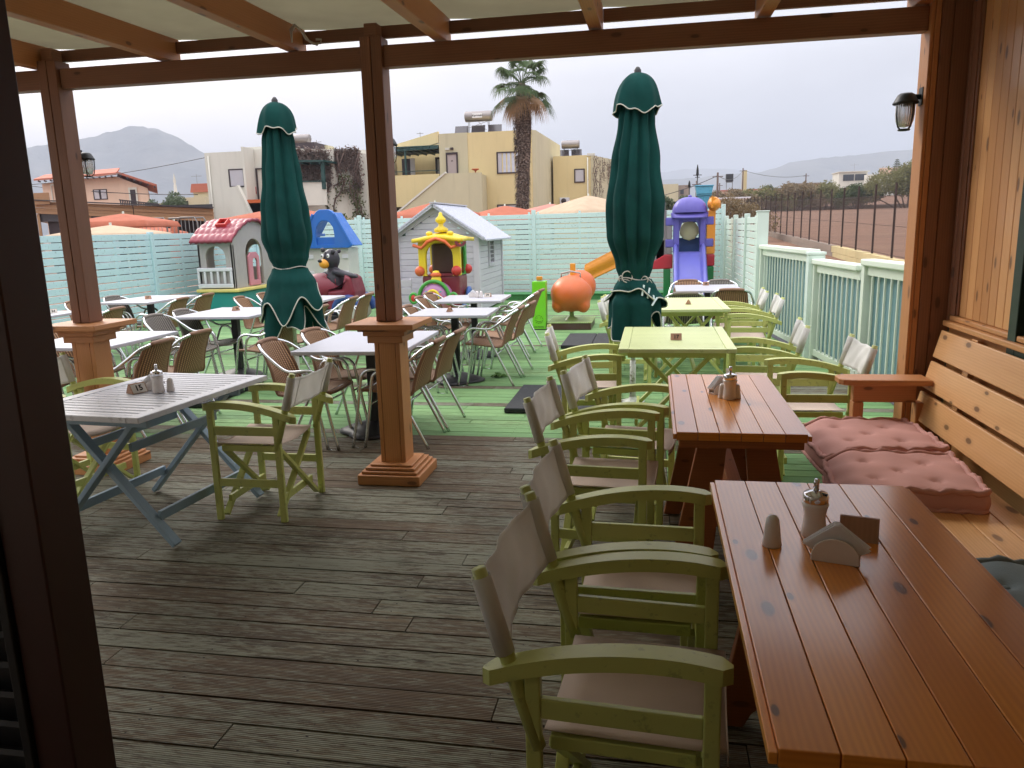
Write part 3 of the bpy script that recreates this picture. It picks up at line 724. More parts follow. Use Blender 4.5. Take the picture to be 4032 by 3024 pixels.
WC = [ # x, y, rz, table, label, gray
 (-4.14,5.42,180,'A','brown wicker chair right of the white table beside the left pillar, nearer of two',0),
 (-4.15,5.98,178,'A','brown wicker chair right of the white table beside the left pillar, farther of two',0),
 (-4.95,5.25,8,'A','brown wicker chair left of the table beside the left pillar, low behind the gray table',0),
 (-4.98,5.95,0,'A','brown wicker chair behind the left pillar, facing right',0),
 (-4.80,7.20,-4,'B','gray wicker chair left of the central white table, nearer of two',1),
 (-4.82,7.74,0,'B','gray wicker chair left of the central white table, farther of two',1),
 (-3.95,7.36,184,'B','brown wicker chair in front of the left parasol at the central white table',0),
 (-3.98,8.10,180,'B','brown wicker chair hidden behind the left parasol',0),
 (-7.17,9.66,-6,'C','gray wicker chair left of the white table marked thirty seven',1),
 (-7.18,8.95,0,'C','brown wicker chair by the left fence, behind the left pillar',0),
 (-6.50,9.30,182,'C','brown wicker chair right of table thirty seven, nearer of two',0),
 (-6.52,9.96,178,'C','brown wicker chair right of table thirty seven, farther of two',0),
 (-6.52,8.02,184,'D','brown wicker chair just right of the left pillar shaft, by the far left table',0),
 (-5.02,9.36,4,'H','brown wicker chair left of the table in front of the toy car, nearer of two',0),
 (-5.00,9.92,0,'H','brown wicker chair left of the table in front of the toy car, farther of two',0),
 (-4.03,9.15,180,'H','brown wicker chair facing the toy car table from the right, nearer of two',0),
 (-4.02,9.68,178,'H','brown wicker chair facing the toy car table from the right, farther of two',0),
 (-2.57,5.42,0,'E','brown wicker chair left of the white table crossed by the middle pillar, nearer of two',0),
 (-2.50,6.00,-6,'E','brown wicker chair left of the white table crossed by the middle pillar, farther of two',0),
 (-1.91,5.50,180,'E','brown wicker chair just right of the middle pillar, nearer of two',0),
 (-1.88,6.02,178,'E','brown wicker chair just right of the middle pillar, farther of two',0),
 (-2.30,7.42,4,'F','gray wicker chair mostly hidden behind the middle pillar',1),
 (-2.27,7.96,0,'F','brown wicker chair left of the white table with a plain sign, facing right',0),
 (-1.68,7.80,180,'F','brown wicker chair right of the plain sign table, nearer of two',0),
 (-1.64,8.30,178,'F','brown wicker chair right of the plain sign table, farther of two',0),
 (-2.47,9.05,2,'G','brown wicker chair in front of the toy train, nearer of two',0),
 (-2.52,9.58,-4,'G','brown wicker chair in front of the toy train, farther of two',0),
 (-1.77,9.45,180,'G','brown wicker chair left of the green token machine, nearer of two',0),
 (-1.78,10.0,176,'G','brown wicker chair left of the green token machine, farther of two',0),
 (.97,10.02,84,'I','brown wicker chair seen from behind at table twenty eight, near the railing',0),
 (.36,9.62,92,'I','gray wicker chair seen from behind at table twenty eight, left of the brown one',1),
 (.47,10.98,-92,'I','brown wicker chair beyond table twenty eight, on its left',0),
 (.94,10.92,-86,'I','gray wicker chair beyond table twenty eight, on its right',1)]
GW = {'A':'wicker chairs at the table by the left pillar','B':'wicker chairs at the central table','C':'wicker chairs at table thirty seven','D':'wicker chairs by the left fence','H':'wicker chairs by the toy car','E':'wicker chairs by the middle pillar','F':'wicker chairs at the plain sign table','G':'wicker chairs by the toy train','I':'wicker chairs at table twenty eight'}
protos = {}
for x, y, rz, tb, lab, gy in WC:
    if gy not in protos: protos[gy] = wicker_chair(lab, (x,y,0), R(rz), GW[tb], bool(gy))
    else: dup(protos[gy], (x,y,0), R(rz), lab, GW[tb])

def white_table(label, x0, x1, y0, y1, rz=0):
    cx, cy = (x0+x1)/2, (y0+y1)/2; th = thing('cafe_table', label, 'table', (cx,cy,0), R(rz), 'white pedestal tables'); hx, hy = (x1-x0)/2, (y1-y0)/2
    g = MB(); g.box(-hx,hx,-hy,hy,.712,.742); g.build('tabletop','white',th,bevel=.006)
    g = MB(); g.box(-.036,.036,-.036,.036,.05,.70,ax='z'); g.box(-.2,.2,-.03,.03,.69,.711); g.box(-.03,.03,-.2,.2,.688,.7105); g.build('pedestal','black',th,bevel=.003)
    g = MB()
    def bf(u, v):
        a = 2*math.pi*u; rr = .30*(.80+.20*abs(math.cos(2*a))); k = v; return (rr*k*math.cos(a), rr*k*math.sin(a), .085*(1-k**1.6)+.012+.0*k)
    g.surf(bf, 32, 6, True)
    for a in range(4): g.lathe([(.0,0),(.022,0),(.022,.02),(0,.02)], (.27*math.cos(a*math.pi/2), .27*math.sin(a*math.pi/2), 0), 8)
    g.build('base','black',th,sol=.006)
white_table('white cafe table between the left pillar and the gray table', -5.12,-4.27,5.34,6.34)
white_table('white cafe table in the centre left with a triangular sign edge on', -5.10,-4.20,7.48,8.48)
white_table('white cafe table near the left fence with sign thirty seven', -7.40,-6.62,9.25,10.4)
white_table('white cafe table at the far left edge behind the pillar', -7.55,-6.78,7.62,8.25)
white_table('white cafe table passing behind the middle pillar', -2.62,-1.78,5.18,6.30,2)
white_table('white cafe table with plain triangular sign, right of the middle pillar', -2.46,-1.64,7.46,8.2,2)
white_table('white cafe table in front of the toy train with napkins', -2.62,-1.80,8.97,9.85,2)
white_table('white cafe table in front of the toy car', -4.98,-4.16,9.18,10.02)
white_table('white cafe table in front of the purple slide', .29,1.12,10.1,11.08,0)

def slat_table(label, cx, cy, w_, l_, rz, top, leg, nsl=19, xplane='x'):
    th = thing('slatted_table', label, 'table', (cx,cy,0), R(rz)); hx, hy = w_/2, l_/2; F = .07
    g = MB(); g.box(-hx,-hx+F,-hy,hy,.708,.738,ax='y'); g.box(hx-F,hx,-hy,hy,.708,.738,ax='y')
    g.box(-hx+F+.001,hx-F-.001,-hy,-hy+.045,.708,.737,ax='x'); g.box(-hx+F+.001,hx-F-.001,hy-.045,hy,.708,.737,ax='x')
    sp = (l_-.09)/nsl
    for i in range(nsl): a = -hy+.045+i*sp+.006; g.box(-hx+F+.001,hx-F-.001,a,a+sp-.012,.712,.735,ax='x')
    g.build('tabletop',top,th,bevel=.003,seg=1)
    for yy in (-hy+.17, hy-.17):
        for s in (1,-1):
            g = MB(); g.bar((s*(hx-.02),yy+s*.016,.015),(-s*(hx-.13),yy+s*.016,.70),.028,.055,(0,1,0)); g.build('leg',leg,th,bevel=.004)
        g = MB(); g.box(-hx+.06,hx-.06,yy-.05,yy-.03,.655,.706,ax='x'); g.build('apron',leg,th,bevel=.002)
    for s in (1,-1):
        g = MB(); g.bar((s*(hx-.12),-hy+.2,.16),(s*(hx-.12),hy-.2,.16),.022,.05); g.bar((s*.14,-hy+.2,.52),(s*.14,hy-.2,.52),.022,.045); g.build('stretcher',leg,th,bevel=.003)
    return th
slat_table('gray slatted folding table with sign fifteen', -2.76, 3.777, .78, 1.10, -5, 'graytop', 'bluegray')
slat_table('lime slatted folding table with sign seventeen', .165, 5.95, .80, 1.20, 0, 'limetop', 'lime')
slat_table('farther lime slatted folding table with an edge on wooden sign', .37, 8.56, .76, 1.30, 1, 'limetop', 'lime')

# ---------------------------------------------------------------- things on tables
def tent_sign(label, loc, rz, txt, pale=False, s=1.0, ink='ink'):
    th = thing('table_sign', label, 'table number', loc, R(rz), 'wooden table number signs')
    g = MB(); g.prism([(-.030*s,0),(.030*s,0),(.004*s,.047*s),(-.004*s,.047*s)], -.04*s, .04*s, 'yz'); g.build('block','sign',th,bevel=.001)
    a = math.degrees(math.atan2(.047, .026))
    if pale:
        g = MB(); g.box(-.036*s,.036*s,0,.0012,.0,.046*s,ax='x'); g.xf(T(0,-.0292*s,.003*s) @ RX(-(90-a))); g.build('label_plate',plain('label_paper',S(205,200,190),.7),th)
    if txt: text(txt, .040*s, ink, th, 'lettering', T(0,-.0170*s-.0026,.0235*s) @ RX(a), .0006, .001)
    return th
tent_sign('sign reading fifteen on the gray table', (-2.83,3.76,.738), 68, '15', True, 1.15)
tent_sign('sign reading seventeen on the lime table', (.17,5.80,.738), 2, '17')
tent_sign('triangular sign seen end on, on the farther lime table', (.37,8.45,.738), 88, '16')
tent_sign('sign reading twenty eight in front of the slide', (.71,10.95,.743), 0, '28')
tent_sign('sign reading thirty seven near the left fence', (-6.98,9.75,.743), 20, '37')
tent_sign('sign reading twenty four at the far left', (-6.98,7.98,.743), 40, '24', True)
tent_sign('triangular sign seen end on, on the central white table', (-4.70,8.1,.743), 78, '36')
tent_sign('sign at the middle pillar, seen from its side', (-2.12,5.86,.743), -66, '26')
tent_sign('plain brown triangular sign on the white table right of the pillar', (-2.10,7.82,.743), 90, '18')
tent_sign('sign with a nine beside the napkins near the train', (-2.05,9.52,.743), -8, '39', True)
tent_sign('dark sign behind the napkins on the nearest pine table', (.545,2.06,.75), 165, '12', False, 1.2)

def napkins(label, loc, rz, lean=0, s=1.0):
    th = thing('napkin_holder', label, 'napkin holder', loc, R(rz), 'ceramic napkin holders with napkins')
    g = MB()
    for sd_ in (-1,1):
        pts = []
        for i in range(13):
            a = math.pi*i/12; pts.append((-.05*s*math.cos(a), .012*s+.045*s*math.sin(a)))
        pts = [(-.05*s,0)]+pts+[(.05*s,0)]; g.prism(pts, sd_*.018*s-.003, sd_*.018*s+.003, 'xz')
    g.box(-.048*s,.048*s,-.018*s,.018*s,0,.01*s); g.build('holder','ceramic',th,bevel=.0025)
    g = MB()
    for i in range(9):
        y = -.013+.0032*i; h = .050*s+.004*math.sin(i*2.1); dx = .003*math.sin(i*1.7); q = .068*s
        g.prism([(dx-q,.034*s),(dx-.006,.045*s+h*.80),(dx+.006,.045*s+h*.80),(dx+q,.034*s+.003*math.sin(i)),(dx+.02,.008*s),(dx-.02,.008*s)], y-.0012, y+.0012, 'xz')
    g.build('napkin_stack','napkin',th)
    return th
napkins('napkin holder on the nearest pine table', (.452,1.90,.75), -16, 0, 1.12)
napkins('napkin holder behind the sugar jar on the second pine table', (.325,3.86,.75), 40)
napkins('napkin holder beside sign fifteen on the gray table', (-2.79,3.84,.738), 40)
napkins('white napkin stack on the table by the toy train', (-2.24,9.5,.743), 4)
def sugar(label, loc, s=1.0):
    th = thing('sugar_dispenser', label, 'sugar dispenser', loc, 0, 'sugar dispensers')
    g = MB(); g.lathe([(0,0),(.030*s,0),(.034*s,.006*s),(.031*s,.03*s),(.0275*s,.055*s),(.030*s,.075*s),(.0345*s,.09*s),(.033*s,.096*s),(0,.096*s)], n=24); g.build('jar','ceramic',th)
    g = MB(); g.lathe([(.031*s,.096*s),(.0325*s,.098*s),(.0325*s,.116*s),(.030*s,.121*s),(.008*s,.128*s),(.0,.128*s)], n=24); g.build('lid','chrome',th)
    g = MB(); g.tube([(0,0,.125*s),(0,0,.150*s),(.002,-.002,.158*s)], .0075*s, 10); g.build('spout','chrome',th)
sugar('tall sugar dispenser on the nearest pine table', (.430,2.055,.75), 1.0)
sugar('sugar dispenser between shakers on the second pine table', (.365,3.73,.75), 1.0)
sugar('sugar dispenser on the gray table', (-2.70,3.765,.738), 1.0)
def shaker(label, loc, s=1.0):
    g = MB(); g.lathe([(0,0),(.0215*s,0),(.0225*s,.004*s),(.019*s,.03*s),(.0165*s,.052*s),(.0145*s,.066*s),(.009*s,.074*s),(0,.076*s)], n=20)
    th = thing('salt_shaker', label, 'shaker', loc, 0, 'white ceramic shakers'); g.build('body','ceramic',th)
    g = MB()
    for a in range(5): g.lathe([(0,.0),(.0016,.0),(.0,.001)], (.006*math.cos(a*1.256), .006*math.sin(a*1.256), .0735*s), 6)
    g.build('holes','ink',th)
shaker('single white salt shaker standing alone on the nearest pine table', (.311,1.975,.75), 1.12)
shaker('shaker left of the sugar jar on the second pine table', (.333,3.755,.75), .95)
shaker('shaker right of the sugar jar on the second pine table', (.399,3.745,.75), .95)
shaker('shaker behind the sugar jar on the gray table', (-2.655,3.81,.738), 1.0)
shaker('left of two shakers on the table by the toy train', (-2.165,9.42,.743), 1.1)
shaker('right of two shakers on the table by the toy train', (-2.115,9.42,.743), 1.1)

# ---------------------------------------------------------------- cushions
def cushion(label, x0, x1, y0, y1, z0, mat, grp, seed, tilt=0, drop=.06):
    rnd = random.Random(seed); cx, cy = (x0+x1)/2, (y0+y1)/2; hx, hy = (x1-x0)/2, (y1-y0)/2; th = thing('seat_cushion', label, 'cushion', (cx,cy,z0), R(tilt), grp)
    bt = [(.0,.0),(-.45,.45),(.45,.45),(-.45,-.45),(.45,-.45)]
    def base(x): # droop over the seat edge
        k = max(0, (-x-hx*.45)/(hx*.55)); return -drop*k*k
    H = .095
    def f(sgn):
        def q(u, v):
            a = 2*u-1; b = 2*v-1; x = a*hx; y = b*hy; e = (1-abs(a)**6)*(1-abs(b)**6); z = H*.5+sgn*H*.5*(.74+.26*e**.5)
            if sgn > 0:
                for p in bt:
                    d2 = (a-p[0])**2+(b-p[1])**2; z -= .015*math.exp(-d2/.008)+.012*math.exp(-d2/.09)
                z += .006*math.sin(9*b+3*a+seed)*(abs(a)**2)+.005*math.sin(11*a+seed)*(abs(b)**3)
            z = z if sgn > 0 else max(0.0, H*.5-H*.5)
            return (x*(1-.02*abs(b)**4), y*(1-.02*abs(a)**4), z+base(x))
        return q
    g = MB(); g.surf(f(1), 44, 44)
    def side(u, v):
        k = u*4; i = int(k) % 4; t = k-int(k); 
        a, b = [(2*t-1,-1),(1,2*t-1),(1-2*t,1),(-1,1-2*t)][i]; x = a*hx*(1-.02*abs(b)**4); y = b*hy*(1-.02*abs(a)**4); top = f(1)((a+1)/2,(b+1)/2)[2]-base(x); bul = .010*math.sin(math.pi*v)
        return (x*(1+bul/hx), y*(1+bul/hy), v*top+base(x)+.002*math.sin(60*u*3))
    g.surf(side, 96, 6, True); g.build('cover',mat,th)
    for zz, r_ in ((1,.0125),(0,.011)):
        g = MB(); pts = []
        for i in range(97):
            p = side(i/96 % 1, zz); pts.append((p[0]*1.01, p[1]*1.01, p[2]+(.002 if zz else .006)+.0025*math.sin(i*1.9)))
        g.tube(pts, [r_*(1+.24*math.sin(i*2.3)) for i in range(97)], 7); g.build('piping',mat,th)
    for p in bt:
        g = MB(); zz = f(1)((p[0]+1)/2,(p[1]+1)/2)[2]; g.ell((p[0]*hx,p[1]*hy,zz+.003),(.013,.013,.005),10,5); g.build('button',mat,th)
cushion('farther dusty pink tufted cushion on the bench by the armrest', .80,1.34,3.72,4.28,.44,'pink','pink cushions on the bench',1,3)
cushion('nearer dusty pink tufted cushion on the bench', .78,1.31,3.13,3.66,.44,'pink','pink cushions on the bench',2,-4)
cushion('gray blue tufted cushion on the bench at the right edge', .87,1.40,1.88,2.46,.44,'gcush',None,5,-3)

# ---------------------------------------------------------------- mats
for k, (x0,x1,y0,y1,l) in enumerate(((-1.27,-.30,6.40,7.43,'black rubber mat behind the director chairs, nearer the viewer'),(-1.20,-.40,10.02,11.2,'black rubber mat in front of the orange ride'),(-5.0,-4.12,6.40,7.46,'black rubber mat behind the gray table'))):
    th = thing('rubber_mat', l, 'mat', ((x0+x1)/2,(y0+y1)/2,0), 0, 'black rubber mats'); hx, hy = (x1-x0)/2,(y1-y0)/2
    g = MB(); g.box(-hx,-.002,-hy,hy,.003,.05,ax='y'); g.box(.002,hx,-hy,hy,.003,.05,ax='y'); g.build('slab','rubber',th,bevel=.012)

# ---------------------------------------------------------------- closed parasols
def parasol(label, cx, cy, seed, Z, lean, letters=None):
    rnd = random.Random(seed); th = thing('parasol', label, 'parasol', (cx,cy,0), 0, 'closed green parasols'); n = 96
    ztie = Z['tie']; zt = Z['top']; zc = Z['cap']
    ph = [rnd.uniform(0,6.28) for _ in range(6)]
    def R0(z):
        pts = Z['prof']
        for (z0,r0),(z1,r1) in zip(pts[:-1],pts[1:]):
            if z0 <= z <= z1:
                k = (z-z0)/(z1-z0); k = k*k*(3-2*k); return r0+(r1-r0)*k
        return pts[-1][1]
    def hem(a): return Z['hem'] + .10*math.sin(a*2+ph[0]) + .09*math.sin(a*5+ph[1]) + .035*math.sin(a*9+ph[2])
    def pleat(a, z):
        d = (z-ztie); amp = .24*min(1, abs(d)/.22)+.05
        k = 1-abs(math.sin(a*4.5+.55*math.sin(a*2+ph[3])+.5*math.sin(z*2.3+ph[4])+.8*math.sin(a+ph[5])))
        if z < ztie: 
            amp = .34*min(1,(ztie-z)/.4)+.08; k = .5+.5*math.sin(a*5+ph[1]+z*.6)
        return 1.03-amp*(k**1.3)+.018*math.sin(a*17+z*4+ph[5])+.012*math.sin(z*14+a*5)
    def body(u, v):
        a = 2*math.pi*u; z0 = hem(a); z = z0+(zc+.06-z0)*v; r = R0(z)*pleat(a, z)
        return (r*math.cos(a)+lean*(z-ztie), r*math.sin(a)*.92, z)
    g = MB(); g.surf(body, n, 60, True); g.build('canopy','parasol',th)
    g = MB(); g.tube([body(i/n, 0) for i in range(n)], .006, 6, closed=True); g.build('hem_trim','trim',th)
    def skz(a): return Z['sk'] + .10*math.sin(a+Z['ska']) + Z['skz']*math.sin(a*5+ph[2]) + .012*math.sin(a*7+ph[4])
    def skirt(u, v):
        a = 2*math.pi*u; z1 = ztie-.01; z0 = min(skz(a), z1-.03); z = z0+(z1-z0)*v; r = (R0(z)*pleat(a, z)*.5+R0(z)*.5)*1.05+.012+.03*(1-v)*abs(math.sin(a*2.5+ph[0])); return (r*math.cos(a)+lean*(z-ztie), r*math.sin(a)*.92, z)
    g = MB(); g.surf(skirt, n, 14, True); g.build('wrapped_flap','parasol',th)
    g = MB(); g.tube([skirt(i/n, 0) for i in range(n)], .0065, 6, closed=True); g.build('flap_trim','trim',th)
    def cap(u, v):
        a = 2*math.pi*u; zz = zc + .03*math.sin(a*3+ph[2])+.012*math.sin(a*8+ph[0]); z = zz+(zt-zz)*v
        r = Z['capr']*((1-v**2.6)**.5*.92+.10*(1-v)**3); r *= 1-.13*(1-v)*abs(math.sin(a*4+ph[1]))-.03*math.sin(a*3+v*4)
        r = max(r, .015); return (r*math.cos(a)+lean*(z-ztie), r*math.sin(a), z)
    g = MB(); g.surf(cap, n, 18, True); g.build('cap','parasol',th)
    g = MB(); g.tube([cap(i/n, 0) for i in range(n)], .0055, 6, closed=True); g.build('cap_trim','trim',th)
    xx = lean*(zt-ztie); g = MB(); g.lathe([(.03,-.02),(.03,.02),(.015,.045),(0,.05)], (xx,0,zt-.005), 12); g.build('finial','black',th)
    g = MB()
    pts = [ (R0(ztie)*pleat(2*math.pi*i/48, ztie)*1.0*math.cos(2*math.pi*i/48)*1.03, R0(ztie)*.97*math.sin(2*math.pi*i/48), ztie+.012*math.sin(i*.4+ph[0])) for i in range(48)]
    g.tube([(p[0]*1.05,p[1]*1.03,p[2]) for p in pts], .005, 6, closed=True)
    if letters:
        g.tube([(p[0]*1.04,p[1]*1.05,p[2]-.035+.02*math.sin(i*.26)) for i, p in enumerate(pts)], .004, 6, closed=True)
        for (x, z, r1) in ((-.06,.03,.045),(-.11,.01,.025),(.09,.0,.028)):
            yy = -math.sqrt(max(0,(R0(ztie))**2-x*x))-.012; g.tube([(x+r1*math.cos(a), yy-.004*math.sin(2*a), ztie+z-.01+r1*math.sin(a)*1.1) for a in [i*.5 for i in range(14)]], .0055, 6)
        g.tube([(.11,-.10,ztie),(.14,-.11,ztie-.015),(.155,-.11,ztie-.04)], .003, 5)
    g.build('tie_cord','rope',th)
    g = MB(); g.tube([(-.01,0,.30),(0,0,ztie),(lean*.8,0,zt-.2)], .019, 10); g.tube([(-.012,0,.0),(-.01,0,.38)], .027, 12)
    g.lathe([(.0,0),(.11,0),(.11,.006),(.04,.014),(.03,.05)], (-.012,0,0), 16); g.build('pole','pole',th)
    if letters:
        for ch, aa, zz, rot in (('l',-66,1.02,-16),('l',-52,.995,-22),('y',-40,.95,-28)):
            a = R(aa); r = (R0(zz)*.93)*1.05+.034
            text(ch, .135, 'letter', th, 'lettering', T(r*math.cos(a)*.98+lean*(zz-ztie), r*math.sin(a)*.98, zz) @ RZ(aa+90) @ RX(78) @ RZ(rot), .0025, .002)
    return th
parasol('closed green parasol on the right, tied with white cords above the lime table', -.165, 6.95, 3,
  dict(sk=.93, ska=3.49, skz=.02, tie=1.12, top=2.84, cap=2.53, capr=.205, hem=.66, prof=[(.3,.25),(.62,.245),(.9,.235),(1.04,.16),(1.12,.128),(1.22,.16),(1.5,.245),(1.75,.252),(2.1,.205),(2.45,.155),(2.7,.11)]), .01, 'lly')
parasol('closed green parasol on the left, between the pillars', -3.60, 7.30, 11,
  dict(sk=.90, ska=.5, skz=.11, tie=1.255, top=2.84, cap=2.56, capr=.195, hem=.66, prof=[(.3,.31),(.62,.31),(.85,.29),(1.1,.215),(1.255,.155),(1.36,.195),(1.55,.245),(1.8,.23),(2.1,.19),(2.45,.155),(2.7,.11)]), -.01)

# ---------------------------------------------------------------- bulkhead lamps
def lamp(label, loc, rz, arm):
    th = thing('wall_lamp', label, 'lamp', loc, R(rz), 'black caged outdoor lamps'); th.scale = (1,1,1) if arm > .065 else (.82,.82,.82)
    g = MB(); g.tube([(0,0,.035),(arm,0,.035)], .014, 8); g.box(arm,arm+.02,-.03,.03,-.01,.08); g.build('bracket','lampblack',th)
    g = MB(); g.lathe([(.062,.0),(.066,.006),(.06,.014),(.052,.03),(.042,.048),(.03,.056),(0,.057)], n=20); g.build('cap','lampblack',th)
    g = MB(); g.lathe([(.048,.0),(.048,-.05),(.044,-.085),(.034,-.112),(.0,-.12)], n=24); g.build('glass_shade','glass',th)
    g = MB()
    for k in range(4):
        a = k*math.pi/2+.5; g.tube([(.056*math.cos(a),.056*math.sin(a),0),(.055*math.cos(a),.055*math.sin(a),-.06),(.045*math.cos(a),.045*math.sin(a),-.11),(.025*math.cos(a),.025*math.sin(a),-.132)], .004, 6)
    g.tube([(.027*math.cos(a_*.5),.027*math.sin(a_*.5),-.131) for a_ in range(13)], .005, 6); g.build('cage','lampblack',th)
lamp('black caged lamp on the right pillar, outlined against the sky', (1.318,4.64,2.175), 0, .07)
lamp('black caged lamp on the right side of the left pillar', (-3.745,4.76,2.105), 180, .05)
lamp('black caged lamp half hidden behind the middle pillar', (-1.615,4.74,2.10), 180, .03)
# weed and leaves on the deck
def leafmat(name, c):
    t = NT(name); o = obj_co(t); t.col(t.mix(t.noise(o, 3, 3), mul(c, .7), mul(c, 1.25))); t.rough(.7); t.b.inputs['Specular IOR Level'].default_value = .25
    tr = t.n('ShaderNodeBsdfTranslucent'); tr.inputs[0].default_value = c; ms = t.n('ShaderNodeMixShader'); ms.inputs[0].default_value = .25
    t.l(t.b.outputs[0], ms.inputs[1]); t.l(tr.outputs[0], ms.inputs[2]); t.l(ms.outputs[0], t.N['Material Output'].inputs[0]); return t.m
M['weed'] = leafmat('weed_leaf', S(90,130,60))
for (x, y, s, l) in ((-1.66,8.06,1.0,'leafy green weed growing between deck boards under a wicker chair'),(-1.05,8.9,.4,'tiny weed on the deck left of the rubber mat')):
    g = MB(); rn = random.Random(int(s*10))
    for i in range(16):
        a = rn.uniform(0,6.28); ln = rn.uniform(.05,.13)*s; z = rn.uniform(.01,.05)*s; d = Vector((math.cos(a),math.sin(a),0)); n_ = Vector((-d.y,d.x,0))*ln*.28
        g._add([(0,0,.005), tuple(d*ln*.5+n_+Vector((0,0,z))), tuple(d*ln+Vector((0,0,z*.3))), tuple(d*ln*.5-n_+Vector((0,0,z*.8)))], [(0,1,2,3)], [[(0,0)]*4], .5)
    o = g.build('weed','weed',loc=(x,y,0)); tag(o, l, 'weed')
# ================================================================ PLAY AREA
PL = dict(tred=S(136,40,58), tgray=S(170,164,160), twhite=S(216,216,220), tteal=S(20,140,132), tyel=S(222,206,120), tpink=S(206,132,144), tblue=S(26,104,190), tbody=S(208,206,198),
  cpur=S(96,88,176), cslide=S(98,100,190), corange=S(222,140,28), cgray=S(136,126,130), cred=S(182,30,50), cgreen=S(16,120,60), cblue=S(20,64,132), ccream=S(196,186,140),
  rid=S(206,98,38), brown=S(72,44,34), ygreen=S(112,200,24), olive=S(140,166,96), maroon=S(118,26,44), navy=S(28,66,130), wwhite=S(214,210,200), bearb=S(36,32,44), bearo=S(216,150,40),
  yel=S(232,204,24), org=S(214,96,36), pur=S(176,122,168), grn=S(60,150,52), red2=S(196,44,36), turq=S(40,160,150), lblu=S(52,96,170))
for k, c in PL.items(): M[k] = plastic(k, c)
M['eyew'] = plain('eye_white', S(225,225,225), .3)
def arc(cx, cz, r, a0, a1, n, sx=1.0): return [(cx+r*sx*math.cos(R(a0+(a1-a0)*i/n)), cz+r*math.sin(R(a0+(a1-a0)*i/n))) for i in range(n+1)]

# red roofed gray playhouse
ph = thing('toy_playhouse', 'gray plastic playhouse with red tiled roof on a teal platform', 'playhouse', (-8.12,14.2,0)); X0,X1,Y0,Y1 = -.36,.36,-.75,.85
def archwall(g, x0, x1, z0, z1, ax0, ax1, az0, az1, y0, y1, plane):
    r = (ax1-ax0)/2; cx = (ax0+ax1)/2; n = 10
    inner = [(ax1,az0)]+[(cx+r*math.cos(R(180*i/n)), az1-r+r*math.sin(R(180*i/n))) for i in range(n+1)]+[(ax0,az0)]
    m = len(inner); outer = []
    for i, p in enumerate(inner):
        if i == 0: outer.append((x1,z0))
        elif i == m-1: outer.append((x0,z0))
        else:
            a = 180*(i-1)/n; t_ = (a/180)
            if a < 45: outer.append((x1, z0+(z1-z0)*(.5+.5*a/45)))
            elif a > 135: outer.append((x0, z0+(z1-z0)*(1-.5*(a-135)/45)))
            else: outer.append((x1+(x0-x1)*(a-45)/90, z1))
    g.ring(outer, inner, y0, y1, plane, closed=True)
for ya in (Y0, Y1-.06): g = MB(); archwall(g, X0, X1, .6, 1.50, -.20, .20, .95, 1.40, ya, ya+.06, 'xz'); g.build('wall','tgray',ph,bevel=.01)
cy = .05; n = 10
for xx in (X1-.05, X0):
    g = MB()
    inner = [(cy+.33,.62)]+[(cy+.33*math.cos(R(180*i/n)), 1.22+.30*math.sin(R(180*i/n))) for i in range(n+1)]+[(cy-.33,.62)]
    outer = [(Y1,.6)]+[(p[0], p[1]) for p in [(cy+.8*math.cos(R(180*i/n)), 1.46+.42*math.sin(R(180*i/n))) for i in range(n+1)]]+[(Y0,.6)]
    g.ring(outer, inner, xx, xx+.05, 'yz'); g.build('gable_wall','tgray',ph,bevel=.008)
g = MB(); g.surf(lambda u, v: (X0-.05+(X1-X0+.13)*u, -.90+1.9*v, 1.42+.44*math.sin(math.pi*(.02+.96*v))**.85 + .020*(abs(math.sin(v*math.pi*10)))+.012*abs(math.sin(u*math.pi*7+(int(v*10)%2)*1.57))), 40, 60); rf = g.build('roof','tred',ph,sol=.05)
g = MB(); g.ring([(-.09,-.1),(.12,-.1),(.12,.12),(-.09,.12)], [(-.06,-.07),(.09,-.07),(.09,.09),(-.06,.09)], 0, .09, 'xy'); g.xf(T(.02,-.42,1.78) @ RX(32)); g.build('chimney_socket','red2',rf,bevel=.008)
g = MB(); g.box(X0-.02,X1-.02,Y0-.06,Y0-.02,.62,.70); g.box(X0-.02,X1-.02,Y0-.06,Y0-.02,.93,1.0)
for i in range(6): g.box(X0-.02+i*.134, X0+.025+i*.134, Y0-.06, Y0-.02, .70, .93)
g.build('balcony_panel','twhite',ph,bevel=.012)
g = MB(); g.box(X0-.05,X1+.10,Y0-.1,Y1+.1,.54,.60); g.build('platform_rim','tyel',ph,bevel=.015)
g = MB(); g.box(X0-.02,X1+.04,Y0-.05,Y1+.05,.0,.538); g.build('base','tteal',ph,bevel=.03)
g = MB(); g.ring([(-.22,.62),(.2,.62),(.2,1.18),(.1,1.26),(-.12,1.26),(-.22,1.18)], [(-.06,.72),(.12,.72),(.12,1.08),(.08,1.14),(-.02,1.14),(-.06,1.08)], X1-.02, X1+.02, 'yz'); g.build('door','tpink',ph,bevel=.01)

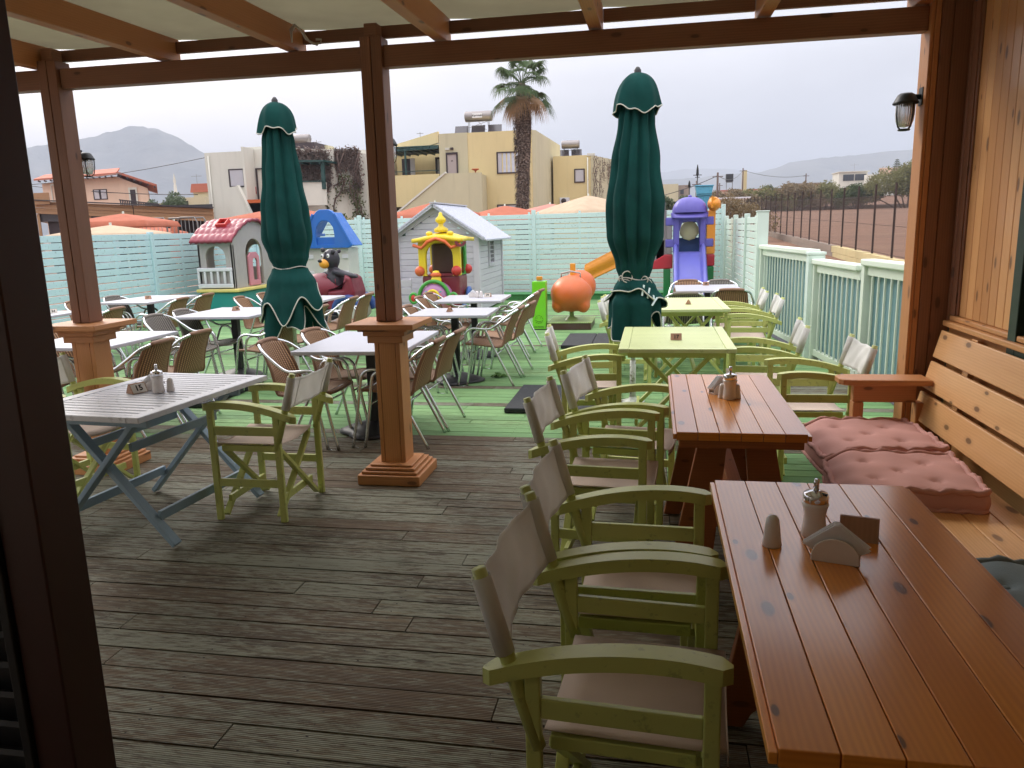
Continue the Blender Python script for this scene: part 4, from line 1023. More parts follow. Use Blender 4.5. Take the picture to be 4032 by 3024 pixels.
# blue roofed playhouse
bh = thing('toy_playhouse', 'pale plastic playhouse with bright blue gabled dormer roof', 'playhouse', (-6.92,16.2,0))
g = MB(); g.box(-.58,.46,-.3,.28,0,1.28); g.build('body','tbody',bh,bevel=.02)
g = MB()
for zz in (.35,.75,1.1):
    for xx in (-.42,.38): g.box(xx-.07,xx+.07,-.325,-.302,zz-.06,zz+.03)
g.box(-.12,.12,-.33,-.302,.75,1.15); g.ring(arc(.1,.2,.30,180,0,10)+[(.4,0),(-.2,0)], arc(.1,.2,.26,180,0,10)+[(.36,0),(-.16,0)], -.32,-.302); g.build('moulding','twhite',bh,bevel=.01)
out_ = [(.52,1.27),(.60,1.33),(.28,1.95),(.17,2.05),(.10,2.08),(-.10,2.08),(-.18,2.03),(-.28,1.93),(-.60,1.33),(-.52,1.27)]
inn = [(.20,1.34),(.21,1.55),(.19,1.70),(.12,1.80),(.05,1.84),(-.05,1.84),(-.12,1.80),(-.19,1.70),(-.21,1.55),(-.20,1.34)]
g = MB(); g.ring(out_, inn, -.42, -.30); g.box(-.24,.24,-.36,-.2,1.28,1.50); rf = g.build('dormer','tblue',bh,bevel=.015)
g = MB(); 
for s in (-1,1): g.prism([(s*.60,1.31),(s*.15,2.02),(s*.06,2.02),(s*.52,1.30)][::s], -.299, .22); 
for i in range(2): g.box(-.26,.26,-.20+i*.04,-.17+i*.04,1.33+i*.07,1.39+i*.07)
g.box(-.62,-.3,-.40,.3,1.52,1.58); g.build('roof','tblue',bh,bevel=.015)
g = MB(); g.bar((-.60,-.43,1.31),(-.24,-.43,1.99),.03,.05); g.build('roof_rib','tblue',rf,bevel=.01)
g = MB(); g.bar((.60,-.43,1.31),(.24,-.43,1.99),.03,.05); g.build('roof_rib','tblue',rf,bevel=.01)

# white wooden playhouse
M['whitewood'] = pine('whitewashed_wood', S(206,204,212), S(176,174,184), .7, .08)
def shingle():
    t = NT('shingle_gray'); o = obj_co(t); n = t.noise(t.map(o, (8,8,8)), 4, 5, .7); t.col(t.ramp(n, [(.3, S(150,154,166)), (.7, S(206,210,222))])); t.rough(.8); t.bump(n, .8, .01); return t.m
M['shingle'] = shingle()
wh = thing('wooden_playhouse', 'white wooden playhouse with gabled shingle roof and side window', 'playhouse', (-4.05,14.3,0)); hw = .81; ZE, ZA, DP = 1.50, 2.05, 2.3
g = MB(); z = .04
while z < 1.9:
    if z+.107 < ZE: g.box(-hw,hw,.0,.02,z,z+.107,ax='x')
    else:
        wz = hw*max(0.05,(ZA-.05-(z+.1))/(ZA-ZE)); g.box(-min(hw,wz),min(hw,wz),.0,.02,z,z+.107,ax='x')
    if z+.107 < ZE+.02: 
        if .88 < z+.05 < 1.34: g.box(hw-.02,hw,.022,.88,z,z+.107,ax='y'); g.box(hw-.02,hw,1.38,DP,z,z+.107,ax='y')
        else: g.box(hw-.02,hw,.022,DP,z,z+.107,ax='y')
        g.box(-hw,-hw+.02,.022,DP,z,z+.107,ax='y'); g.box(-hw+.021,hw-.021,DP-.02,DP,z,z+.107,ax='x')
    z += .112
g.build('boarding','whitewood',wh,bevel=.003,seg=1)
g = MB(); g.box(-hw-.02,-hw+.09,-.025,-.002,0,ZE,ax='z'); g.box(hw-.09,hw+.025,-.025,-.002,0,ZE,ax='z'); g.build('corner_board','whitewood',wh,bevel=.003); g = MB(); g.box(hw+.002,hw+.025,-.0,.09,0,ZE,ax='z'); g.build('corner_board','whitewood',wh,bevel=.003); g = MB(); g.box(hw+.002,hw+.025,DP-.08,DP+.02,0,ZE,ax='z'); g.build('corner_board','whitewood',wh,bevel=.003); g = MB()
g.bar((-hw-.0,-.014,ZE-.02),(0,-.014,ZA-.07),.02,.12,(0,0,1)); g.bar((hw+.0,-.016,ZE-.02),(0,-.016,ZA-.07),.02,.12,(0,0,1)); g.box(-.10,.10,-.03,-.003,0,1.2,ax='z'); g.build('gable_trim','whitewood',wh,bevel=.003)
g = MB(); 
for s in (-1,1):
    g.bar((0,-.14,ZA) if s<0 else (0,-.14,ZA), (s*(hw+.16),-.14,ZE-.10), .02, .07, (0,0,1))
    P = [Vector((0,-.16,ZA+.035)),Vector((s*(hw+.20),-.16,ZE-.105)),Vector((s*(hw+.20),DP+.12,ZE-.105)),Vector((0,DP+.12,ZA+.035))]
    q = [p+Vector((0,0,-.03)) for p in P]+P
    g.hexa(q, 1, 2, .03)
rf = g.build('roof','shingle',wh,bevel=.004)
g = MB(); g.box(-.05,.05,-.17,DP+.13,ZA+.025,ZA+.05,ax='y'); g.build('ridge_board','whitewood',rf)
g = MB(); g.box(hw+.0,hw+.035,.88,.93,.86,1.40); g.box(hw,hw+.035,1.33,1.38,.86,1.40); g.box(hw,hw+.035,.93,1.33,.86,.92); g.box(hw,hw+.035,.93,1.33,1.34,1.40); wn_ = g.build('window','whitewood',wh,bevel=.003)
g = MB(); 
for k in range(1,5): g.box(hw+.006,hw+.018,.93,1.33,.92+k*.084-.006,.92+k*.084+.006)
for k in range(1,3): g.box(hw+.005,hw+.017,.93+k*.133-.006,.93+k*.133+.006,.92,1.34)
g.build('muntins','whitewood',wn_)
g = MB(); g.box(hw-.05,hw-.04,.93,1.33,.92,1.34); g.build('interior_shade','black',wn_)  # black sheet behind the window, painting in the shade inside
g = MB(); 
for k in range(4): g.box(-.86,-.40,-.42,-.39,.12+k*.15,.24+k*.15,ax='x')
g.box(-.86,-.82,-.39,-.36,0,.72); g.box(-.44,-.40,-.39,-.36,0,.72); g.build('porch_rail','whitewood',wh,bevel=.003)

# toy train
tr = thing('toy_train', 'colourful ride on toy train with yellow canopy and round pink nose', 'toy train', (-3.45,12.6,0))
g = MB(); g.box(-.30,.34,-.5,.55,0,.05); g.build('base','black',tr)
g = MB(); g.box(-.28,.32,-.48,.5,.05,.24); g.box(.30,.42,.1,.55,.06,.22); sk = g.build('skirt','yel',tr,bevel=.03)
g = MB()
for i in range(5): 
    for j in range(2): g.box(-.26+i*.11, -.21+i*.11, -.487,-.478, .09+j*.06+.0, .14+j*.06) if (i+j)%2 == 0 else g.box(-.21+i*.11,-.155+i*.11,-.487,-.478,.09+j*.06,.14+j*.06)
g.build('checker','turq',sk)
g = MB(); g.lathe([(0,-.46),(.10,-.455),(.19,-.43),(.235,-.38),(.25,-.1),(.25,.1)], (-.08,0,.50), 28, 'y'); g.build('boiler','pur',tr)
g = MB(); g.tube([(-.08+.255*math.cos(a),-.40,.50+.27*math.sin(a)) for a in [R(-25+230*i/26) for i in range(27)]], .030, 8); g.build('green_rim','grn',tr)
g = MB(); g.tube([(-.08+.095*math.cos(a),-.475,.53+.095*math.sin(a)) for a in [R(15*i) for i in range(24)]], .022, 8, closed=True); g.build('nose_ring','yel',tr)
g = MB(); g.ell((-.08,-.475,.53),(.085,.035,.085),18,10); g.build('nose','org',tr)
for s in (-1,1):
    g = MB(); g.tube([(-.08+s*.335+.06*math.cos(a),-.44,.50+.075*math.sin(a)) for a in [R(18*i) for i in range(20)]], .025, 8, closed=True); l_ = g.build('lamp_rim','grn',tr)
    g = MB(); g.ell((-.08+s*.335,-.44,.50),(.055,.03,.065),14,8); g.build('headlight','red2',l_)
    g = MB(); g.ell((-.08+s*.115,-.425,.60),(.03,.02,.018),12,8); g.build('eye','turq',tr)
    g = MB(); g.tube([(-.08+s*.11,-.45,.56),(-.08+s*.16,-.45,.50),(-.08+s*.20,-.43,.52),(-.08+s*.22,-.42,.47),(-.08+s*.18,-.43,.40)], .010, 6); g.build('scroll','org',tr)
g = MB(); g.lathe([(.09,.72),(.085,.80),(.065,.84)], (-.06,-.3,0), 16); g.lathe([(.06,.90),(.05,.93),(.0,.94)],(-.06,-.3,0),12); ch = g.build('chimney','yel',tr)
g = MB(); g.lathe([(.08,.84),(.095,.87),(.06,.905)], (-.06,-.3,0), 16); g.build('chimney_band','org',ch)
g = MB(); g.box(-.36,.28,-.12,.5,.24,.86); g.build('cab','maroon',tr,bevel=.06,seg=3)
g = MB(); archwall(g, -.40,.32,.84,1.46,-.27,.19,.84,1.39,-.14,-.05,'xz'); g.build('arch_frame','yel',tr,bevel=.02)
g = MB(); archwall(g, -.36,.26,.84,1.42,-.24,.16,.84,1.36,.42,.50,'xz'); g.build('arch_frame','yel',tr,bevel=.02)
g = MB(); archwall(g, -.04,.45,.84,1.40,.06,.34,.86,1.32,.25,.29,'yz'); g.build('side_arch','grn',tr,bevel=.01)
g = MB(); g.surf(lambda u, v: (-.47+.86*u, -.24+.86*v, 1.40+.17*math.cos((u-.5)*2.6)*(1-.35*abs(2*v-1)) -.05+.04*abs(2*u-1)**4), 24, 14)
rf = g.build('canopy_roof','yel',tr,sol=.06)
g = MB(); g.lathe([(.0,1.60),(.11,1.58),(.12,1.63),(.045,1.68),(.04,1.74)],(-.05,.1,-.03),16); g.lathe([(.045,1.72),(.09,1.76),(.085,1.80),(.035,1.85),(.025,1.90),(.0,1.91)],(-.05,.1,-.03),16)
for s in (-1,1): g.ell((-.05+s*.18,-.0,1.53),(.06,.05,.04),12,6)
g.build('finial','yel',rf)
g = MB(); g.tube([(-.45,-.22,1.35),(-.3,-.25,1.30),(-.2,-.25,1.40),(-.05,-.26,1.45),(.1,-.25,1.40),(.2,-.25,1.30),(.36,-.22,1.35)], .028, 8); g.build('eave_trim','org',rf)
g = MB(); g.ring(arc(.36,1.40,.09,180,360,8), arc(.36,1.40,.05,180,360,8), -.28,-.2, 'xz', closed=False); g.build('roof_scroll','maroon',rf)
for x, y in ((-.38,-.14),(.25,-.14),(-.30,.42),(.30,.42)):
    g = MB(); g.ell((x,y,.92),(.085,.085,.085),16,10); g.build('corner_ball','red2' if x>0 else 'org',tr)
for s, yy in ((.31,.32),(.33,-.05)):
    g = MB(); g.lathe([(0,.035),(.10,.035),(.15,.02),(.15,-.02),(.10,-.035),(0,-.035)], (s+.03,yy,.48 if yy>0 else .33), 20, 'x', 1.0); w_ = g.build('wheel','lblu',tr)
    g = MB(); g.ell((s+.065,yy,.48 if yy>0 else .33),(.012,.07,.07),12,8); g.build('hub','grn',w_)
g = MB(); g.box(-.30,.22,.30,.38,.84,1.36); g.build('cab_shade_back','brown',tr,bevel=.06)  # seat back widened and darkened to stand in for shade inside the cab

# toy car with bear
cr = thing('toy_car', 'maroon ride on toy car with blue fenders and white wheels', 'toy car', (-5.72,13.2,0))
g = MB(); g.box(-.62,.5,-.30,.34,.03,.15); g.build('base','black',cr,bevel=.02)
g = MB(); g.ell((-.22,.05,.58),(.44,.27,.30),24,14); g.surf(lambda u,v: (.0+.42*u, -.28+.56*v, .60-.28*math.sin(math.pi*v)*0+ .18*u*u),8,8)
g.build('bonnet','maroon',cr)
g = MB(); g.prism([(-.02,.22),(.50,.22),(.52,.55),(.46,.80),(.36,.84),(.30,.60),(.02,.58)], -.27, .33); g.build('body','maroon',cr,bevel=.05,seg=3)
g = MB()
for i in range(6): g.tube([(.28,-.2+i*.085,.44),(.31,-.2+i*.085,.60),(.38,-.2+i*.085,.84)], .042, 8)
g.build('seat','red2' if False else 'maroon',cr)
for x, y, n_ in ((-.36,-.32,'f'),(.40,-.34,'r'),(-.36,.36,'f'),(.40,.38,'r')):
    g = MB(); g.lathe([(0,-.05),(.10,-.055),(.17,-.04),(.185,0),(.17,.04),(.10,.05),(0,.05)], (x,y,.20), 24, 'y'); wl_ = g.build('wheel','wwhite',cr)
    g = MB(); g.lathe([(0,-.068),(.06,-.066),(.085,-.05),(.085,.05),(0,.066)], (x,y,.20), 16, 'y'); g.build('hubcap','black',wl_)
    g = MB(); g.ring(arc(x,.24,.27,190,-10,12), arc(x,.22,.19,190,-10,12), y-.10, y+.10, 'xz', closed=False); g.build('fender','navy',cr,bevel=.03,seg=2)
g = MB(); g.lathe([(0,-.10),(.065,-.095),(.075,-.05),(.06,.06),(.02,.12),(0,.12)], (-.42,-.26,.62), 16, 'y'); hl = g.build('headlight','tgray',cr)
g = MB(); g.ell((-.42,-.355,.62),(.05,.02,.05),12,8); g.build('lens','ccream',hl)
g = MB(); g.tube([(.0+.10*math.cos(a),-.0+.10*math.sin(a),.80-.05*math.cos(a)) for a in [R(20*i) for i in range(18)]], .014, 6, closed=True); g.tube([(-.02,0,.66),(.0,0,.80)],.012,6); g.build('steering_wheel','black',cr)
br = thing('toy_bear', 'dark toy bear with orange muzzle and collar driving the toy car', 'toy figure', (-5.76,13.25,.5)); 
g = MB(); g.ell((.08,.0,.22),(.20,.17,.27)); g.ell((.04,0,.62),(.155,.15,.19)); g.ell((.06,0,.46),(.09,.09,.12)); g.ell((-.055,-.13,.79),(.045,.03,.045)); g.ell((.13,-.12,.76),(.045,.03,.045)); g.ell((.14,.13,.76),(.04,.03,.04))
g.tube([(.12,-.08,.40),(.26,-.14,.38),(.40,-.2,.35),(.52,-.22,.33)], [.075,.065,.055,.045], 10); g.ell((.55,-.22,.325),(.06,.045,.04)); g.tube([(.02,.1,.40),(-.10,.10,.36),(-.18,.04,.34)], [.065,.055,.045], 10)
for k in range(4): g.tube([(.56,-.25+.02*k,.32),(.61,-.255+.02*k,.305)],.012,6)
b_ = g.build('body','bearb',br); rm = b_.modifiers.new('remesh','REMESH'); rm.mode = 'VOXEL'; rm.voxel_size = .014; rm.use_smooth_shade = True
g = MB(); g.ell((-.05,-.11,.545),(.10,.09,.085)); g.build('muzzle','bearo',br)
g = MB(); g.ell((-.10,-.19,.60),(.04,.025,.03)); g.build('nose','black',br)
for s in (-.055,.055):
    g = MB(); g.ell((-.015+s,-.135,.685),(.028,.02,.04)); e_ = g.build('eye','eyew',br)
    g = MB(); g.ell((-.022+s,-.152,.685),(.012,.008,.018)); g.build('pupil','black',e_)
g = MB(); g.lathe([(.085,.40),(.13,.37),(.10,.41),(.07,.43)], (.05,0,0), 20); g.build('collar','bearo',br)
g = MB(); g.tube([(-.02,-.13,.36),(-.02,-.165,.25),(.0,-.15,.12)],.016,6); g.tube([(.13,-.12,.36),(.15,-.145,.25),(.14,-.14,.12)],.016,6); g.build('suspenders','maroon',br)

# green token machine
tm = thing('token_machine', 'tall lime green coin box with yellow cap and smiling face', 'coin machine', (-1.762,12.06,0))
g = MB(); g.box(-.105,.105,-.11,.11,.012,.755); g.build('cabinet','ygreen',tm,bevel=.004)
g = MB(); g.box(-.1,.1,-.105,.105,0,.012); g.build('foot','black',tm)
g = MB(); g.box(-.045,.045,-.04,.04,.775,.83); g.build('cap','corange',tm,bevel=.008)
g = MB(); g.box(-.04,.04,-.035,.035,.756,.774); g.build('cap_base','tgray',tm)
g = MB()
for i in range(10):
    a0 = R(36*i+3); g.tube([(-.005+.062*math.cos(a0+k*.13),-.112,.165+.062*math.sin(a0+k*.13)) for k in range(4)], .0028, 4)
g.tube([(-.005+.045*math.cos(R(a)),-.112,.172+.045*math.sin(R(a))) for a in range(205,340,15)], .0028, 4)
for s in (-1,1): g.ell((-.005+s*.03,-.112,.188),(.006,.002,.006),8,6)
g.build('smiley','ink',tm)
text('CIS MATIC', .036, 'ink', tm, 'lettering', T(-.005,-.1125,.045) @ RX(90), .0006)

# orange ride on a platform
rd = thing('coin_ride', 'plain orange rounded coin ride on a brown and olive platform', 'coin ride', (-1.29,12.35,0))
g = MB(); g.box(-.34,.34,-.42,.42,.0,.105); g.build('platform','brown',rd,bevel=.006)
g = MB()
for i in range(24): g.box(-.35+i*.0292,-.35+i*.0292+.02,-.43,.43,.107,.119)
g.box(-.352,.352,-.432,.432,.1055,.1125); g.build('ribbed_top','olive',rd,bevel=.003,seg=1)
g = MB(); g.tube([(0,0,.11),(.0,0,.30)],.035,10); g.lathe([(.12,.115),(.10,.135),(.04,.17)],n=14); g.build('stem','olive',rd)
g = MB()
def orb(u, v):
    a = 2*math.pi*u; b = math.pi*(v-.5); x = .335*math.cos(b)*math.cos(a)*(1-.10*math.sin(b)); y = .46*math.cos(b)*math.sin(a); z = .30*math.sin(b)
    k = max(0, 1-((y-.08)**2/.03))*max(0, z/.285); z -= .11*k; x *= 1+.04*math.sin(b*2); return (x, y, .55+z)
g.surf(orb, 32, 24, True); g.ell((.10,.36,.62),(.27,.26,.27),24,16); g.ell((-.20,-.10,.36),(.11,.2,.13),14,10); g.ell((.20,-.10,.36),(.11,.2,.13),14,10); g.ell((0,.0,.36),(.2,.3,.12),16,10); b_ = g.build('ride_body','rid',rd); rm = b_.modifiers.new('remesh','REMESH'); rm.mode = 'VOXEL'; rm.voxel_size = .02; rm.use_smooth_shade = True; sm_ = b_.modifiers.new('smooth','SMOOTH'); sm_.factor = .8; sm_.iterations = 12
g = MB(); g.box(-.045,.045,.22,.26,.74,1.0); g.build('backrest','bearo',rd,bevel=.015)
g = MB(); g.tube([(-.15,-.08,.78),(-.15,-.08,.86),(0,-.09,.89),(.15,-.08,.86),(.15,-.08,.78)],.014,8); g.build('handlebar','tgray',rd)

# slide castle
cs = thing('slide_castle', 'plastic slide tower with purple cap roof, purple slide and coloured block walls', 'slide', (.70,16.1,0)); 
X = lambda a: a
g = MB(); g.ring([(.32,1.0),(.32,1.70),(.24,1.80),(-.24,1.80),(-.32,1.70),(-.32,1.0)], [(.20,1.0),(.20,1.42),(.14,1.62),(-.14,1.62),(-.20,1.42),(-.20,1.0)], -.06,.06, closed=False)
for s in (-1,1):
    for zz in (1.12,1.55): g.box(min(s*.30,s*.47),max(s*.30,s*.47),-.05,.05,zz,zz+.16)
    g.box(min(s*.20,s*.30),max(s*.20,s*.30),-.10,-.061,1.15,1.72)
g.build('arch_frame','cpur',cs,bevel=.02)
g = MB(); 
def capf(u, v):
    a = 2*math.pi*u; b = math.pi/2*v; r_ = .34*math.cos(b)**.8; rb = 1+.018*max(0,math.cos(a*10))**8; return (r_*rb*math.cos(a), r_*rb*math.sin(a)*.8, 1.80+.30*math.sin(b))
g.surf(capf, 80, 14, True); g.ell((0,0,2.11),(.04,.04,.03),12,8); cp = g.build('cap_roof','cpur',cs)
g = MB(); g.surf(lambda u,v: ((.36-.02*v)*math.cos(math.pi*(1+u)), (-.12-.20*v)*math.sin(math.pi*u)-.1*0, 1.80-.11*v), 24, 6); g.build('cap_brim','cpur',cp,sol=.03)
g = MB(); prof = [(0,1.02),(-.15,1.0),(-.7,.55),(-1.15,.22),(-1.45,.14),(-1.65,.13)]
def sl_(u, v):
    k = v*(len(prof)-1); i = min(int(k), len(prof)-2); f = k-i; y = prof[i][0]*(1-f)+prof[i+1][0]*f; z = prof[i][1]*(1-f)+prof[i+1][1]*f
    a = 2*u-1; e = max(0,(abs(a)-.70)/.30); return (a*.30*(1+.10*v), y, z+.17*math.sin(min(1,e*1.6)*math.pi/2)-(.0 if e < .75 else .05*(e-.75)*4))
g.surf(sl_, 24, 40); g.build('slide','cslide',cs,sol=.025)
g = MB(); g.lathe([(0,-.03),(.17,-.02),(.195,.0),(.195,.04),(0,.05)], (0,.10,1.44), 10, 'y'); g.build('drum_window','ccream',cs)
g = MB(); g.box(-.28,.28,.28,.34,1.0,1.30); g.ring([(.30,1.2),(.30,1.7),(-.30,1.7),(-.30,1.2)],[(.2,1.25),(.2,1.6),(-.2,1.6),(-.2,1.25)],.32,.36); g.surf(lambda u,v:(.33*math.cos(2*math.pi*u)*math.cos(v*1.5), .55+.3*math.sin(2*math.pi*u)*math.cos(v*1.5), 1.72+.28*math.sin(v*1.5)),24,8,True); g.build('rear_panel','cblue',cs,bevel=.01)
g = MB()
for z0,z1,dx in ((.98,1.12,0),(1.28,1.55,0),(1.71,1.82,0)): g.box(.34,.44,-.04,.3,z0,z1)
g.box(.41,.50,-.03,.6,.98,1.86); g.surf(lambda u,v:(.36+.20*math.sin(math.pi*u)+.04, .1+.3*math.cos(math.pi*u), 1.86+.24*math.cos(v*1.5)-.10*math.sin(math.pi*u)*(1-v)),14,8); g.ell((.47,.05,1.95),(.13,.28,.14),18,10); g.build('orange_wall','corange',cs,bevel=.012)
g = MB()
for z0,z1 in ((1.28,1.55),(.98,1.12)): g.box(-.45,-.34,-.04,.3,z0,z1)
g.box(-.66,-.48,-.03,.05,.70,2.02); g.box(-.48,-.45,-.03,.04,.90,1.86); g.prism([(-.48,1.3),(-.48,.92),(-.80,.70),(-1.0,.70),(-.66,1.2)],-.03,.05); g.build('gray_wall','cgray',cs,bevel=.02)
g = MB(); g.prism([(-.32,.98),(-.48,.98),(-1.0,.68),(-.32,.70)],-.05,.3); g.build('red_block','cred',cs,bevel=.015)
g = MB(); g.box(.34,.50,-.05,.3,.74,.97); g.build('red_block','cred',cs,bevel=.015)
g = MB(); g.box(-.50,-.36,-.04,.3,0,.69); g.build('green_leg','cgreen',cs,bevel=.015)
g = MB(); g.box(.33,.49,-.04,.3,0,.73); g.build('green_leg','cgreen',cs,bevel=.015)
g = MB()
def chute(u, v):
    x = -.95-1.25*v; z = 1.05-.70*v**1.3+.05*math.sin(v*6); a = -.32+.64*u; return (x+.18*math.sin(u*3.0)*.2, .05+a*.15, z+a*(.9-.3*v))
g.surf(lambda u,v: (-1.0-1.1*v, .0+.02*math.sin(u*8), (.62+.52*(1-v)**1.0) + (u-.5)*(.42-.05*v)+.012*abs(math.sin(u*math.pi*6))*abs(math.sin(v*math.pi*10+(int(u*6)%2)*1.57))), 40, 60)
g.build('scaled_side_panel','corange',cs,sol=.05)
# white chimney boxes beyond (blue pillar with lantern)
bp = thing('gate_pillar', 'sky blue timber pillar with flared top behind the slide', 'pillar', (1.62,27,0)); M['skyblue'] = paint('sky_blue_paint', S(84,160,190), .5, .1, .2)
g = MB(); g.box(-.20,.20,-.2,.2,-.3,2.47); 
for s in (-.15,0,.15): g.box(s-.02,s+.02,-.225,-.201,.0,2.45)
g.box(-.24,.24,-.24,.24,2.471,2.53); g.prism([(-.24,2.53),(.24,2.53),(.28,2.77),(-.28,2.77)],-.27,.27); g.box(-.30,.30,-.3,.3,2.771,2.81); g.build('pillar','skyblue',bp,bevel=.01)
for (px, pz, hh, l) in ((1.42,2.81,.70,'folded black garden parasol finial rising over the blue pillar'),(1.16,2.6,.4,'shorter folded dark parasol top left of the blue pillar')):
    g = MB(); g.tube([(0,0,-2.9),(0,0,hh*.55)],.018,6); g.lathe([(.02,hh*.45),(.045,hh*.55),(.035,hh*.8),(.012,hh)],n=8); g.box(-.14,.14,-.02,.02,hh*.50,hh*.53); g.box(-.08,.08,-.02,.02,hh*.40,hh*.43)
    o_ = g.build('lamp_standard','black',loc=(px,27.4,pz)); tag(o_, l.replace('folded black garden parasol finial','black spear topped lantern pole').replace('shorter folded dark parasol top','shorter black spear topped pole'), 'pole')

# ================================================================ BEYOND THE FENCE
M['terracotta'] = cloth('parasol_terracotta', S(180,110,88), .5, .1); M['cream'] = cloth('parasol_cream', S(204,182,156), .5, .2); M['rosep'] = cloth('parasol_rose', S(208,150,138), .5, .25)
def open_parasol(label, x, y, z, w_, mat, hgt=.35, closed=False, rot=20):
    th = thing('garden_parasol', label, 'parasol', (x,y,0), R(rot), 'garden parasols beyond the fence'); g = MB(); h = w_/2
    if closed: g.lathe([(.17,z-1.0),(.20,z-.7),(.10,z-.2),(.02,z)], n=12)
    else:
        def f(u, v):
            a = 2*math.pi*u; n_ = 4; k = a*n_/(2*math.pi); i = int(k) % 4; t_ = k-int(k); c = [(1,-1),(1,1),(-1,1),(-1,-1),(1,-1)]; p = (c[i][0]*(1-t_)+c[i+1][0]*t_, c[i][1]*(1-t_)+c[i+1][1]*t_)
            zz = z-hgt*v**1.1 - (.0) ; vv = v
            if v > .93: zz -= .10; vv = .93
            s_ = 1-.04*math.sin(math.pi*t_)*v
            return (p[0]*h*vv*s_, p[1]*h*vv*s_, zz)
        g.surf(f, 32, 16, True)
    g.build('canopy',mat,th); g = MB(); g.tube([(0,0,-.3),(0,0,z+.05)],.025,8); g.build('pole','pole',th); return th
open_parasol('terracotta garden parasol left of the low fence, tilted open above a cream one', -12.2,16.5,2.16,2.0,'terracotta',.22,rot=10)
open_parasol('cream garden parasol below the tilted terracotta one', -10.82,14.2,1.86,1.9,'cream',.2,rot=8)
open_parasol('terracotta parasol partly behind the crowd barriers', -13.9,19.8,1.95,1.9,'terracotta',.25)
open_parasol('closed terracotta parasol between the crowd barriers', -12.9,19.5,2.03,1,'terracotta',closed=True)
open_parasol('terracotta parasol peeking above the red playhouse roof', -10.3,21.0,2.35,3.0,'terracotta',.35,rot=5)
open_parasol('terracotta parasol left of the white playhouse ridge', -6.2,22.0,2.38,2.9,'terracotta',.42,rot=12)
open_parasol('terracotta parasol right of the white playhouse ridge', -4.45,23.5,2.26,2.9,'terracotta',.42,rot=30)
open_parasol('rose parasol at the foot of the palm trunk', -3.2,24.5,2.30,2.4,'rosep',.3,rot=25)
open_parasol('pale beige garden parasol behind the right parasol, widest of all', -1.84,22.5,2.44,2.7,'cream',.52,rot=40)

M['yellowwall'] = plaster('pale_yellow_plaster', S(218,200,150), .12); M['creamwall'] = plaster('cream_plaster', S(200,192,160), .14); M['whitewall'] = plaster('white_plaster', S(214,212,200), .12)
M['pinkwall'] = plaster('peach_plaster', S(226,196,172), .1); M['shutter'] = plain('white_shutter', S(214,214,220), .6); M['frame_dk'] = plain('dark_window_frame', S(52,40,44), .5); M['doorgray'] = plain('door_gray_pink', S(172,158,154), .6)
M['pane'] = plain('window_pane', S(60,66,74), .1); M['curtain'] = cloth('curtain', S(200,204,214), .3); M['tilered'] = pine('roof_tiles_red', S(190,116,92), S(150,84,66), .85, 0); M['greenwood'] = plain('green_painted_wood', S(34,70,66), .5)
M['stainless'] = plain('stainless_tank', S(150,144,142), .5, .8); M['panel'] = plain('solar_panel_dark', S(60,56,60), .3); M['stair'] = plain('terracotta_stairs', S(190,92,44), .8); M['steel'] = plain('galvanised_steel', S(120,118,116), .5, .6)
def shut_win(th, x0, x1, z0, z1, y, half=0, curtain=False, side='xz'):
    g = MB(); f = .07
    g.ring([(x0,z0),(x1,z0),(x1,z1),(x0,z1)],[(x0+f,z0+f),(x1-f,z0+f),(x1-f,z1-f),(x0+f,z1-f)], y-.05, y+.02); w_ = g.build('window','frame_dk',th)
    xs_ = x0+f if not half else x0+f; xe_ = x1-f
    if curtain:
        g = MB(); g.surf(lambda u,v:(x0+f+.2+(x1-x0-2*f-.2)*u, y-.012+.02*math.sin(u*30), z0+f+(z1-z0-2*f)*v),60,1); g.build('curtain','curtain',w_)
        xe_ = x0+f+.2
    if half: 
        g = MB(); g.box(x0+f,x1-f,y-.005,y,z0+f,z1-f); g.build('pane','pane',w_); xs_ = x0+f+(x1-x0)*half
    g = MB(); z = z0+f
    while z < z1-f-.02:
        g.bar((xs_+.01,y-.02,z+.03),(xe_-.01,y-.02,z+.03),.012,.055,(0,-.45,1)); z += .052
    g.build('shutter','shutter',w_)
